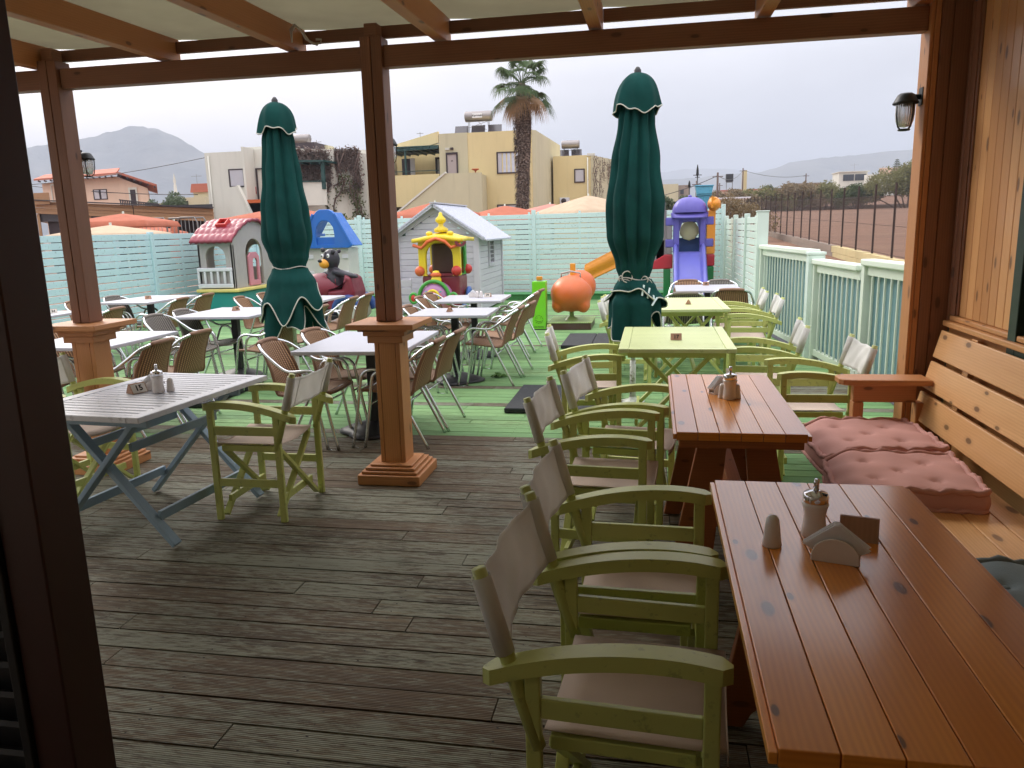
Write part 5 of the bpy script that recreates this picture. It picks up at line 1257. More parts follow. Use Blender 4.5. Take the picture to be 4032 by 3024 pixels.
def boiler(label, x, y, z, ln, legs=.45, panels=3, txt=None, s=1.0, pw=1.0):
    th = thing('solar_boiler', label, 'water heater', (x,y,z), 0, 'rooftop solar water heaters'); r_ = .28*s
    g = MB(); g.lathe([(0,-ln/2),(r_*.9,-ln/2+.01),(r_,-ln/2+.06),(r_,ln/2-.06),(r_*.9,ln/2-.01),(0,ln/2)], (0,0,legs+r_), 20, 'x'); tk = g.build('tank','stainless',th)
    g = MB()
    for sx in (-.38,.38):
        for sy in (-.18,.18): g.tube([(sx*ln,sy,-.6),(sx*ln*.95,sy,legs+.05)],.018,5)
    g.tube([(-.38*ln,-.18,legs*.3),(.38*ln,-.18,legs)],.012,4); g.tube([(-.38*ln,-.18,legs),(.38*ln,-.18,legs)],.014,4); g.tube([(0,-.18,legs),(.3*ln,-.2,0)],.012,4); g.build('stand','steel',th)
    for i in range(panels):
        g = MB(); x0 = (i-(panels-1)/2)*pw*1.06; g.hexa([Vector(p) for p in ((x0-pw*.36,-.75,-.55),(x0+pw*.50,-.75,-.55),(x0+pw*.36,.2,.30),(x0-pw*.5,.2,.30),(x0-pw*.36,-.75,-.49),(x0+pw*.50,-.75,-.49),(x0+pw*.36,.2,.36),(x0-pw*.5,.2,.36))],1,1,.06); g.build('solar_panel','panel',th)
    if txt:
        g = MB(); g.box(-.34,.30,-.292*s-.006,-.29*s+.0,legs+r_-.12,legs+r_+.16); pl = g.build('label_plate','shutter',tk); text(txt, .165, 'ink', pl, 'lettering', T(-.02,-.292*s-.010,legs+r_+.02) @ RX(90), .002, .004)
    return th
def antenna(label, x, y, z, s=1):
    g = MB(); g.tube([(0,0,-.3),(0,0,.8*s)],.015,4); g.tube([(-.45*s,0,.62*s),(.45*s,0,.62*s)],.010,4)
    for i in range(6): g.tube([(-.4*s+i*.15*s,-.15*s,.62*s),(-.4*s+i*.15*s,.15*s,.62*s+.03)],.008,4)
    o_ = g.build('tv_antenna','steel',loc=(x,y,z)); tag(o_, label, 'antenna')

# pale yellow apartment house
yb = thing('apartment_house', 'pale yellow two storey apartment house with outside stair behind the palm', 'building', (-10,45,0)); o = Vector((-10,45,0))
def yb_(name, g, mat, parent=None, **k): g.xf(T(*-o)); return g.build(name, mat, parent or yb, **k)
def hull(g, fp, z0, z1): g.prism(fp, z0, z1, 'xy', .3)
g = MB(); hull(g, [(-12.3,45),(-6.85,45),(-6.5,54),(-16.8,54),(-16.8,50.7),(-12.3,49.5)], -.3, 7.03); yb_('wall', g, 'yellowwall')
g = MB(); g.box(-12.3,-10.6,44.965,44.998,-.3,7.04); g.prism([(-6.84,44.98),(-6.64,45.1),(-6.3,54),(-6.49,54)],-.3,7.0,'xy'); yb_('wall_shading', g, 'creamwall')  # cream sheets paint in the facade's shade change and the lit side
g = MB(); g.prism([(-12.32,44.95),(-16.9,50.65),(-16.9,50.9),(-12.32,45.2)][::-1],6.55,7.18,'xy'); g.prism([(-15.6,46),(-12.3,45.02),(-12.3,49.4),(-16.8,50.6)][::-1],3.3,3.6,'xy'); yb_('eave', g, 'yellowwall')
g = MB(); g.prism([(-15.3,45.0),(-12.35,44.96),(-12.35,45.12),(-15.3,45.16)],3.0,4.82,'xy'); g.prism([(-15.42,45.0),(-15.3,45.0),(-16.8,50.6),(-16.9,50.6)],-.3,4.85,'xy'); g.box(-14.4,-12.3,45.17,45.3,-.3,3.0); yb_('balcony', g, 'yellowwall')
g = MB(); g.prism([(-14.6,2.6),(-14.2,2.85),(-11.6,4.72),(-9.55,4.70),(-9.55,-.3),(-16,-.3)],43.6,43.8,'xz'); g.box(-9.75,-9.55,43.8,44.95,-.3,4.62); g.box(-11.6,-9.7,43.8,44.95,3.4,3.7); yb_('stair_wall', g, 'creamwall')
g = MB(); g.bar((-14.9,43.70,2.42),(-11.6,43.70,4.78),.32,.10); yb_('stair_coping', g, 'whitewall')
g = MB(); g.ring([(-11.9,3.7),(-11.2,3.7),(-11.2,5.98),(-11.9,5.98)],[(-11.82,3.72),(-11.28,3.72),(-11.28,5.86),(-11.82,5.86)],44.88,44.96); d_ = yb_('door_frame', g, 'frame_dk')
g = MB(); g.box(-11.82,-11.28,44.92,44.955,3.72,5.86); dd = yb_('door', g, 'doorgray', yb)
text('34', .13, 'ink', dd, 'lettering', T(-11.55+10,44.915-45,5.5) @ RX(90), .002, .003)
g = MB(); g.box(-11.92,-11.68,44.9,44.96,6.12,6.25); yb_('sign_plate', g, 'whitewall'); g = MB(); g.box(-11.62,-11.44,44.87,44.96,6.12,6.25); yb_('lamp', g, 'frame_dk', bevel=.02)
th = yb
o2 = thing('tmp','x','x'); 
def win_at(parent, off, *a, **k):
    # build a window in world coordinates and shift it into the parent's frame
    before = set(bpy.data.objects); shut_win(parent, *a, **k)
    for ob in set(bpy.data.objects)-before: ob.data.transform(T(*-off))
bpy.data.objects.remove(o2)
win_at(yb, o, -8.92, -7.4, 4.68, 5.89, 45.0, curtain=True); win_at(yb, o, -8.97, -7.5, 1.75, 2.96, 45.0)
g = MB(); g.ring([(-13.75,3.7),(-13.0,3.7),(-13.0,6.15),(-13.75,6.15)],[(-13.62,3.75),(-13.1,3.75),(-13.1,6.02),(-13.62,6.02)],49.2,49.3); yb_('balcony_door', g, 'frame_dk')
g = MB(); g.box(-13.62,-13.1,49.22,49.25,3.75,6.02); yb_('curtain', g, 'curtain')
g = MB(); g.box(-16.2,-15.6,49.9,50.0,5.0,6.2); yb_('side_window', g, 'frame_dk'); g = MB(); g.box(-15.6,-15.3,49.8,49.85,5.0,6.2); yb_('side_shutter', g, 'shutter')
g = MB(); g.prism([(-15.3,45.0),(-12.35,45.0),(-12.35,49.4),(-16.4,49.8)][::-1],6.38,6.44,'xy')
for i in range(7): g.bar((-15.4+i*.42,44.8,6.32),(-16.0+i*.55,49.4,6.34),.07,.12)
g.bar((-15.5,44.95,6.22),(-12.35,44.95,6.30),.08,.14); g.box(-14.42,-14.32,44.95,45.05,4.82,6.2); g.bar((-15.3,44.98,5.02),(-12.35,44.98,5.02),.05,.04); yb_('green_pergola', g, 'greenwood')
g = MB(); g.lathe([(.02,4.62),(.05,4.72),(.22,4.80),(.20,4.84),(.0,4.84)],(-9.9,43.7,.08),12); pt_ = yb_('flower_bowl', g, 'stair')
boiler('solar water heater with a maker label on the yellow house roof', -11.0, 50, 7.72, 1.75, .55, 3, 'Kipriotaki', 1.15, 1.02)
antenna('small aerial on the left corner of the yellow house', -14.6, 49, 7.3, .5)
# lower wing
lb = thing('apartment_house', 'lower yellow house wing with ivy side wall right of the palm', 'building', (-4.5,50,0)); o = Vector((-4.5,50,0))
def lb_(name, g, mat, **k): g.xf(T(*-o)); return g.build(name, mat, lb, **k)
g = MB(); hull(g, [(-6.3,50),(-3.93,50),(-3.7,58),(-6.3,58)], -.3, 5.95); lb_('wall', g, 'yellowwall')
g = MB(); g.prism([(-3.92,49.96),(-3.75,49.96),(-2.0,56),(-2.2,56.2)],-.3,5.9,'xy'); g.prism([(-3.80,49.99),(-2.1,55.9),(-2.4,57),(-3.8,57)],-.3,5.62,'xy'); lb_('side_wall', g, 'creamwall')
g = MB(); g.box(-4.15,-3.68,49.95,50.3,5.9,6.04); g.tube([(-4.12,49.93,-.2),(-4.12,49.93,5.8)],.04,6); lb_('parapet_and_pipe', g, 'whitewall')
win_at(lb, o, -4.97, -4.30, 4.29, 5.14, 50.0)
g = MB(); g.box(-5.87,-5.27,49.7,49.98,2.99,3.40); ac = lb_('air_conditioner', g, 'shutter', bevel=.02); g = MB(); g.lathe([(.0,-.02),(.16,-.02),(.16,0),(.0,0)],(-5.62+4.5,49.69-50,3.2),20,'y'); g.build('fan_grille','frame_dk',ac)
boiler('solar water heater on the lower yellow wing', -5.8, 56, 6.55, 1.25, .40, 2, None, 1.0, .85)
boiler('second solar heater half hidden on the lower yellow wing', -6.9, 57.5, 6.3, .9, .2, 1, None, .8, .8)

# white house
wb = thing('apartment_house', 'white two storey house with shuttered windows and terracotta stair', 'building', (-22,43,0)); o = Vector((-22,43,0))
def wb_(name, g, mat, parent=None, **k): g.xf(T(*-o)); return g.build(name, mat, parent or wb, **k)
g = MB(); hull(g, [(-25.4,42),(-23.0,42),(-23.0,47),(-25.6,47)], -.3, 6.28); hull(g, [(-22.99,43),(-21.2,43),(-17.0,46),(-17.0,54),(-22.99,54)], -.3, 6.45); g.box(-23.6,-21.0,43.2,46,6.45,6.62); wb_('wall', g, 'whitewall')
g = MB(); g.box(-22.99,-22.85,41.8,42.98,3.3,6.5); wb_('return_wall', g, 'whitewall')
win_at(wb, o, -23.99, -23.02, 4.31, 5.33, 42.0); win_at(wb, o, -23.9, -23.0, 1.5, 2.6, 42.0)
g = MB(); g.ring([(-22.80,3.4),(-22.3,3.4),(-22.3,5.4),(-22.80,5.4)],[(-22.74,3.45),(-22.36,3.45),(-22.36,5.33),(-22.74,5.33)],42.9,42.98); wb_('door_frame', g, 'frame_dk')
g = MB(); g.tube([(-25.15,41.95,-.2),(-25.15,41.95,6.1)],.05,6); wb_('drainpipe', g, 'whitewall')
g = MB()
for i in range(14): g.box(-22.55+i*.16,-21.6,41.0,42.9,-.2,3.55-i*.19)
g.box(-22.6,-22.54,41.0,42.9,3.2,3.56); wb_('stairs', g, 'stair')
g = MB(); g.prism([(-23.35,4.25),(-22.88,4.30),(-21.2,.5),(-21.2,-.2),(-23.5,-.2)],40.8,40.98,'xz'); g.bar((-22.86,40.88,4.33),(-21.2,40.88,.52),.26,.08); wb_('stair_wall', g, 'whitewall')
g = MB(); g.tube([(-22.9,42.85,3.95),(-22.9,42.85,4.35)],.07,8); wb_('fire_extinguisher', g, 'cred')
g = MB(); g.prism([(-21.3,42.2),(-18.7,43.2),(-18.5,45.4),(-21.3,43.4)],5.62,5.72,'xy'); g.box(-18.95,-18.75,43.3,43.45,4.1,5.62)
for i in range(6): g.bar((-21.2+i*.45,42.3+i*.17,5.56),(-21.2+i*.45,43.6+i*.3,5.56),.08,.1)
g.bar((-21.2,42.3,4.55),(-18.8,43.3,4.55),.05,.05); wb_('green_pergola', g, 'greenwood')
g = MB(); g.prism([(-21.3,42.35),(-18.75,43.4),(-18.75,43.5),(-21.3,42.5)],3.2,4.5,'xy'); wb_('balcony', g, 'whitewall')
win_at(wb, o, -18.69, -17.74, 4.2, 5.17, 45.4, half=.35)
g = MB(); g.prism([(-18.9,45.0),(-16.98,45.4),(-16.98,46.0),(-18.9,46.0)],-.3,6.2,'xy'); wb_('front_wall', g, 'whitewall')
g = MB(); g.box(-22.4,-20.2,45.5,48,6.451,7.0); wb_('roof_shed', g, 'frame_dk'); g = MB(); g.box(-20.6,-20.0,47,48,6.6,6.95); g.box(-18.2,-17.7,49,49.4,6.45,6.9); wb_('roof_tank', g, 'creamwall')
boiler('stainless solar water tank above the white house', -23.15, 50, 7.05, 1.35, .45, 0, None, 1.0)
antenna('tv aerial to the right of the tank on the white house', -21.6, 49, 6.9, .8); antenna('bent aerial at the left corner of the white house', -25.0, 44, 6.1, .25)

# ivy on walls
def leaves(g, pts, n, spread, size, rn, flat=None):
    for i in range(n):
        p = rn.choice(pts); c = Vector(p)+Vector((rn.gauss(0,spread),rn.gauss(0,spread*(.15 if flat else 1)),rn.gauss(0,spread))); s = size*rn.uniform(.5,1.3)
        a = Vector((rn.uniform(-1,1),rn.uniform(-1,1),rn.uniform(-1,1))).normalized(); b = a.orthogonal().normalized(); b = Matrix.Rotation(rn.uniform(0,6.28),3,a) @ b; c2 = a.cross(b)
        g._add([c+b*s, c+c2*s*.5, c-b*s, c-c2*s*.5], [(0,1,2,3)], [[(0,0)]*4], rn.random())
M['ivy'] = leafmat('ivy_dry', S(128,112,104)); M['ivygreen'] = leafmat('ivy_green', S(92,100,60)); M['twig'] = plain('bare_twigs', S(98,80,72), .9)
rn = random.Random(4)
iv = thing('ivy', 'dry brown ivy spread over the white house wall', 'climber', (-19,45.2,0)); o = Vector((-19,45.2,0))
g = MB(); pts = []
for i in range(1500):
    x = rn.uniform(-20.7,-17.2); z = rn.uniform(4.0,6.35)
    if z > 6.4-.0: continue
    if -18.8 < x < -17.6 and 4.1 < z < 5.25: continue
    if z < 5.5-.5*(x+20.7) and rn.random() < .5: continue
    pts.append((x,44.82 if x>-18.9 else 42.8+.714*(x+21.2),z))
leaves(g, pts, 13000, .12, .085, rn, True); g.xf(T(*-o)); g.build('leaves','ivy',iv)
g = MB(); pts = []
for k in range(5):
    a = Vector((-18.3+.2*k,44.8,4.9-.2*k)); b = Vector((-20.6+.9*k,44.5,1.5)) if k < 2 else Vector((-17.4+.1*k,44.8,1.8)); q = []
    for i in range(12): t_ = i/11; p = a.lerp(b, t_)+Vector((rn.uniform(-.1,.1),0,rn.uniform(-.1,.1))); q.append(p); pts.append(tuple(p))
    g.tube(q,.05,5)
for i in range(8): p = Vector((-20.3+.45*i,44.6,4.3)); g.tube([p,p+Vector((rn.uniform(-.4,.4),0,1.0)),p+Vector((rn.uniform(-.6,.6),0,1.9))],.03,4)
g.xf(T(*-o)); g.build('stem','twig',iv); g = MB(); leaves(g, pts+[(-20.4+rn.uniform(0,1.2),44.4,rn.uniform(1.8,4.2)) for _ in range(60)], 2200, .16, .10, rn, True); g.xf(T(*-o)); g.build('leaves','ivygreen',iv)
iv = thing('ivy', 'bare gray ivy web on the side wall of the lower yellow wing', 'climber', (-3,52,0)); o = Vector((-3,52,0)); g = MB(); pts = []
for k in range(46):
    t0 = rn.uniform(.0,1); x = -3.78+1.72*t0; y = 49.9+6*t0; z0 = 5.75-.35*t0; q = []
    for i in range(9):
        dz = (2.6 if (t0 < .28 or t0 > .72) else .9+rn.random()*.6)*i/8; xx = min(-2.06,max(-3.78,x+rn.uniform(-.08,.08))); q.append((xx, 49.9+(xx+3.78)*3.49-.05, z0-dz)); pts.append(q[-1])
    g.tube(q,.012,4)
g.xf(T(*-o)); g.build('stem','twig',iv); g = MB(); leaves(g, pts, 2600, .10, .05, rn, True); g.xf(T(*-o)); g.build('leaves','ivy',iv)

# peach house
pb = thing('village_house', 'peach house with red tiled gable roof at the far left', 'building', (-46,60,0)); o = Vector((-46,60,0))
SH = Matrix(((1,-.68,0,.68*60),(0,1,0,0),(0,0,1,0),(0,0,0,1)))
def pb_(name, g, mat, **k): g.xf(T(*-o) @ SH); return g.build(name, mat, pb, **k)
g = MB(); g.prism([(-51.8,-.3),(-41.8,-.3),(-41.8,5.7),(-44.6,6.75),(-50,6.6),(-51.8,6.4)],60,68,'xz'); pb_('wall', g, 'pinkwall')
g = MB(); g.bar((-44.4,59.5,7.02),(-40.9,59.5,5.85),.12,.16); g.hexa([Vector(p) for p in ((-44.5,59.4,6.95),(-40.9,59.4,5.75),(-40.9,69,5.75),(-44.5,69,6.95),(-44.5,59.4,7.07),(-40.9,59.4,5.87),(-40.9,69,5.87),(-44.5,69,7.07))],4,9,.1)
g.hexa([Vector(p) for p in ((-52.4,59.2,6.62),(-44.5,59.2,6.80),(-44.5,66,7.9),(-52.4,66,7.6),(-52.4,59.2,6.76),(-44.5,59.2,7.0),(-44.5,66,8.02),(-52.4,66,7.72))],8,6,.1); pb_('roof', g, 'tilered')
g = MB()
for i in range(14): g.box(-52+i*.58,-51.85+i*.58,59.1,59.98,6.52+i*.012,6.62+i*.012)
for i in range(6): g.box(-44.2+i*.6,-44.05+i*.6,59.3,59.98,6.68-i*.2,6.8-i*.2)
pb_('rafter_tails', g, 'frame_dk')
win_at(pb, o, -46.93, -46.3, 4.9, 5.76, 60.0); win_at(pb, o, -46.28, -45.62, 4.9, 5.76, 60.0)
g = MB(); g.ring([(-43.6,3.5),(-42.8,3.5),(-42.8,5.8),(-43.6,5.8)],[(-43.45,3.5),(-42.95,3.5),(-42.95,5.62),(-43.45,5.62)],59.9,59.97); g.ring([(-51.0,4.7),(-49.5,4.7),(-49.5,6.35),(-51.0,6.35)],[(-50.9,4.8),(-49.6,4.8),(-49.6,6.2),(-50.9,6.2)],59.9,59.97); pb_('trim', g, 'whitewall')
g = MB(); g.box(-43.45,-42.95,59.93,59.96,3.5,5.62); pb_('door', g, 'frame_dk')
# timber taverna
tv = thing('taverna_pavilion', 'low brown timber pavilion with flat fascia on the left', 'building', (-22,30,0)); o = Vector((-22,30,0))
SH2 = Matrix(((1,-.72,0,.72*30),(0,1,0,0),(0,0,1,0),(0,0,0,1)))
def tv_(name, g, mat, **k): g.xf(T(*-o) @ SH2); return g.build(name, mat, tv, **k)
g = MB(); zf = lambda x: 3.28-.068*(x+26.3)
for k, (a, b) in enumerate(((-26.4,-21.7),(-21.66,-18.0))):
    for j in range(4): g.bar((a,29.9-.04*(j%2),zf(a)-.08-j*.13),(b,29.9-.04*(j%2),zf(b)-.08-j*.13),.04,.125)
tv_('fascia', g, 'farwood', bevel=.01)
g = MB(); g.bar((-26.4,29.8,zf(-26.4)+.03),(-18.0,29.8,zf(-18)+.03),.3,.04); g.prism([(-26.3,30),(-18.0,30),(-18,38),(-26.3,38)],2.4,2.9,'xy'); tv_('roof', g, 'panel')
g = MB()
g.box(-26.35,-25.6,29.7,29.9,3.12,3.6); tv_('roof_box', g, 'farwood')
for x in (-26.3,-23.8,-21.6,-19.9,-18.05): g = MB(); g.box(x-.07,x+.07,29.93,30.07,-.3,zf(x)-.55); tv_('post', g, 'farwood')
g = MB(); g.box(-26.2,-18.1,33,33.2,-.3,2.4); g.box(-25.9,-24.3,30.2,30.3,.2,2.45); tv_('interior_shade', g, 'frame_dk')  # dark panels paint in the shade under the pavilion roof
g = MB(); g.box(-23.7,-22.6,31.0,31.1,.4,2.2); tv_('door', g, 'shutter')
th = thing('balustrade', 'dark baluster rail on the roof terrace below the peach house', 'railing', (-24.9,35,0)); g = MB()
for i in range(22): g.box(-1.06+i*.096,-1.02+i*.096,-.02,.02,3.12-.008*i,3.48-.012*i)
g.bar((-1.1,0,3.48),(1.05,0,3.2),.05,.05); g.bar((-1.1,0,3.15),(1.05,0,2.95),.05,.05); g.build('balusters','frame_dk',th)
for k, (x, y, w_, l) in enumerate(((-12.62,18,1.02,'gray crowd barrier panel left of the closed terracotta parasol'),(-11.6,18.1,.55,'narrow gray crowd barrier panel nearest the red roofed playhouse'),(-11.95,18.6,1.15,'gray crowd barrier behind the narrow one'))):
    g = MB(); h_ = w_/2; g.tube([(-h_,0,.2),(-h_,0,1.95),(-h_+.08,0,2.07),(h_-.08,0,2.07),(h_,0,1.95),(h_,0,.2)],.02,6)
    i = 0
    while -h_+.1+i*.11 < h_-.05: g.tube([(-h_+.1+i*.11,0,1.1),(-h_+.1+i*.11,0,2.05)],.008,4); i += 1
    g.tube([(-h_,0,1.1),(h_,0,1.1)],.012,4); o_ = g.build('crowd_barrier','steel',loc=(x,y,0)); tag(o_, l, 'barrier', 'crowd barriers beyond the fence')
sb = thing('village_house', 'small house with red pitched roof left of the white house', 'building', (-43,70,0))
g = MB(); g.box(-.9,.7,0,4,-.3,5.9); g.box(-2.6,.9,-1,3,-.3,5.3); g.box(-6,-2.6,0,3,-.3,4.9); g.build('wall','creamwall',sb); g = MB(); g.prism([(-1.1,5.8),(.9,5.8),(.7,6.6),(-.9,6.6)],-.2,4.2); g.build('roof','tilered',sb); g = MB(); g.box(-3.4,-.9,-1.05,-1.01,3.9,5.0); g.build('window','frame_dk',sb)
antenna('aerial on the small red roofed house', -43.7, 70.5, 6.6, 1.2)
g = MB(); g.lathe([(.35,-.3),(.32,3),(.26,5.2),(.2,5.3),(.16,7.2),(.1,7.4),(.16,7.7),(.0,8.6)],n=10); tag(g.build('stone_tower','whitewall',loc=(-52.3,80,0)),'slender stone tower above the trees at the left','tower')

# ---------------------------------------------------------------- vegetation
M['frond'] = leafmat('palm_frond', S(84,104,66)); M['frondbrown'] = leafmat('palm_frond_dry', S(150,118,84))
def bark():
    t = NT('palm_bark'); o = obj_co(t); n = t.noise(t.map(o,(3,3,6)), 2.5, 6, .75); t.col(t.ramp(n,[(.38,S(46,36,30)),(.52,S(104,86,74)),(.64,S(176,160,148))])); t.rough(.95); t.bump(n,1.0,.08); return t.m
M['bark'] = bark()
pm = thing('palm_tree', 'tall fan palm with shaggy trunk in front of the yellow house', 'palm tree', (-6.22,38,0)); rn = random.Random(21)
g = MB(); g.tube([(-.18,0,-.5),(-.15,0,1.5),(-.05,0,3.5),(.05,0,5.2),(.03,0,6.6),(0,0,7.8),(0,0,8.3)], [.36,.32,.29,.31,.40,.30,.15], 16)
for i in range(2600):
    z = rn.uniform(.5,7.9); a = rn.uniform(0,6.28); r_ = (.31 if z < 5 else .31+.09*math.sin((z-5)/2.9*3.1)); p = Vector((-.12*(1-z/8.3)+r_*math.cos(a), r_*math.sin(a), z)); d = Vector((math.cos(a),math.sin(a),-1.2)).normalized()*rn.uniform(.08,.26); n_ = Vector((-math.sin(a),math.cos(a),0))*.045
    g._add([p-n_,p+n_,p+d],[(0,1,2)],[[(0,0)]*3],.5)
g.build('trunk','bark',pm)
def frond(g, base, az, el, pl, rad, rn, droop):
    d = Vector((math.cos(az)*math.cos(el), math.sin(az)*math.cos(el), math.sin(el))); pts = []
    for i in range(7): t_ = i/6; pts.append(base + d*pl*t_ + Vector((0,0,-.12*pl*t_*t_)))
    g.tube(pts, [.022-.0015*i for i in range(7)], 5); tip = pts[-1]; dd = (pts[-1]-pts[-2]).normalized(); sd_ = dd.cross(Vector((0,0,1))).normalized(); up_ = sd_.cross(dd)
    for k in range(26):
        a = -1.9+3.8*k/25; v = (dd*math.cos(a)+sd_*math.sin(a)+up_*.18).normalized(); ln = rad*(1-.22*abs(a)/1.75)*rn.uniform(.85,1.1); wdt = .030
        q = sd_*math.cos(a)-dd*math.sin(a); prev = tip; rows = []
        for j in range(6):
            t_ = j/5; p = tip+v*ln*t_+Vector((0,0,-droop*ln*t_**3.2)); ww = wdt*(1-t_)**.6*(1.25 if j else .5); rows.append((p-q*ww, p+q*ww))
        vs = [x for r_ in rows for x in r_]; g._add(vs, [(2*j,2*j+1,2*j+3,2*j+2) for j in range(5)], [[(0,0)]*4]*5, rn.random())
gg = MB(); gb = MB()
for i in range(34):
    el = R(-35+105*((i*.4142+.37*(i%3))%1)); az = i*2.39996+rn.uniform(-.2,.2); frond(gg, Vector((0,0,8.25)), az, el, rn.uniform(.95,1.35), rn.uniform(.62,.78), rn, rn.uniform(.6,1.0))
for i in range(9):
    frond(gb, Vector((0,0,8.1)), i*2.39996, R(rn.uniform(-55,-25)), rn.uniform(.7,1.0), rn.uniform(.6,.85), rn, 1.0)
gg.build('frond_crown','frond',pm); gb.build('dry_fronds','frondbrown',pm)

M['leafdk'] = leafmat('foliage_dark', S(70,84,46)); M['leafol'] = leafmat('foliage_olive', S(120,118,74)); M['leafbr'] = leafmat('foliage_brownish', S(128,112,84)); M['leafgy'] = leafmat('foliage_graygreen', S(96,108,84)); M['leafyl'] = leafmat('foliage_yellowgreen', S(142,150,70))
def bush(name, label, x, y, z0, w_, h_, mat, n, size, seed, cat='bush', group=None, trunk=True, dpt=None):
    rn = random.Random(seed); th = thing(name, label, cat, (x,y,z0), 0, group); g = MB(); cl = []
    for i in range(max(8,int(w_*3.4))):
        a = rn.uniform(-1,1); r_ = math.sqrt(max(0,1-a*a)); cl.append((a*w_/2, rn.uniform(-.5,.5)*(dpt or w_*.6), h_*(.30+.55*r_*rn.uniform(.45,1.0)), rn.uniform(.22,.42)*min(h_,w_*.5)))
    for i in range(n):
        c = rn.choice(cl); d = Vector((rn.gauss(0,1),rn.gauss(0,1),rn.gauss(0,1))).normalized()*c[3]*rn.uniform(.55,1.12)
        p = Vector(c[:3])+d; p.z = max(.05,p.z); s = size*rn.uniform(.6,1.4); a = Vector((rn.uniform(-1,1),rn.uniform(-1,1),rn.uniform(-.2,1))).normalized(); b = Matrix.Rotation(rn.uniform(0,6.28),3,a) @ a.orthogonal().normalized(); c2 = a.cross(b)
        g._add([p+b*s,p+c2*s*.45,p-b*s,p-c2*s*.45],[(0,1,2,3)],[[(0,0)]*4],rn.random())
    g.build('foliage' if cat == 'bush' else 'crown',mat,th)
    g = MB()
    for c in cl[:10]: g.tube([(c[0]*.2,c[1]*.2,-.1),(c[0]*.6,c[1]*.6,c[2]*.5),(c[0],c[1],c[2])],[.05*h_*.5,.03*h_*.5,.012],5)
    g.build('stem' if cat == 'bush' else 'trunk','twig',th)
bush('olive_tree','gray green tree with feathery crown beyond the pavilion roof',-26.2,40,1.9,2.4,2.3,'leafgy',3200,.07,1,'tree')
bush('shrub','low green shrub right of the feathery tree',-24.9,39,2.0,1.8,1.1,'leafdk',1500,.06,2)
bush('palm_shrub','small dark palm like shrub below the white house corner',-20.6,36,.8,1.5,1.5,'leafdk',1500,.09,3)
bush('shrub','flowering green shrub behind the blue playhouse roof',-9.9,21.5,.8,2.3,1.55,'leafdk',3000,.06,4)
bush('shrub','olive shrub beside the middle pillar behind the fence',-8.0,21.2,.6,1.5,1.45,'leafol',2000,.05,5)
g = MB(); rn = random.Random(9)
for i in range(7): g.ell((-9.9+rn.uniform(-.8,.6),20.9,2.2+rn.uniform(-.25,.35)),(.035,.035,.03),8,5)
tag(g.build('red_blossoms','red2'),'scattered red blossoms on the shrub behind the blue playhouse','flower')
bush('shrub','dark gray green tree right of the green parasol',1.05,40,.9,1.6,2.6,'leafgy',2600,.07,6,'tree')
bush('shrub','tall yellow green shrub left of the blue pillar',1.05,27.5,.2,1.0,2.6,'leafyl',2600,.06,7)
bush('shrub','low yellow green hedge behind the slide tower',.7,26,.2,1.6,2.05,'leafyl',2200,.05,8)
bush('shrub','brownish bush right of the blue pillar',3.6,38,.8,3.0,2.0,'leafbr',3200,.06,10)
bush('shrub','small pale bush at the start of the field fence',4.9,45,1.1,2.0,1.6,'leafbr',1600,.06,12)
k = 0
for (x, y, w_, h_, mat, lab) in ((10,112,7,3.0,'leafbr','brownish hedge bush nearest the shed on the far field edge'),(14.5,115,7,3.2,'leafol','olive hedge bush second along the far field edge'),(19,116,7,3.8,'leafbr','brown topped hedge bush in the middle of the far field edge'),(23.5,117,7,3.4,'leafol','olive hedge bush below the white villa'),(27.5,116,6,3.0,'leafdk','dark green hedge bush right below the white villa'),(33.5,114,10,5.6,'leafol','large round olive tree mass at the right end of the field'),(38.5,113,8,5.0,'leafbr','brownish tree mass behind the right pillar')):
    bush('hedge_bush', lab, x, y, ground_h(x,y)-.2, w_, h_, mat, 9000 if w_ < 8 else 20000, .17, 30+k, group='bushes along the far field edge', dpt=5); k += 1
# norfolk pine
th = thing('norfolk_pine','dark norfolk island pine with tiered branches on the right horizon','tree',(41.9,150,ground_h(41.9,150))); zb = 9.2-ground_h(41.9,150); g = MB(); g.tube([(0,0,-.5),(0,0,zb+2.6)],[.15,.03],6); g.build('trunk','twig',th); g = MB()
for i in range(9):
    z = zb+.2+i*.27; r_ = 1.15*(1-i/9.5)+.1
    for a in range(7): a_ = a*.9+i; g.tube([(0,0,z),(r_*.6*math.cos(a_),r_*.6*math.sin(a_),z-.02),(r_*math.cos(a_),r_*math.sin(a_),z+.12)],[.05,.07,.03],4)
g.build('crown','leafdk',th)
bush('palm_tree','far bushy palm on the horizon between the poles',20.6,150,ground_h(20.6,150),3.0,7.4-ground_h(20.6,150)+1.0,'leafgy',1200,.2,50,'tree')

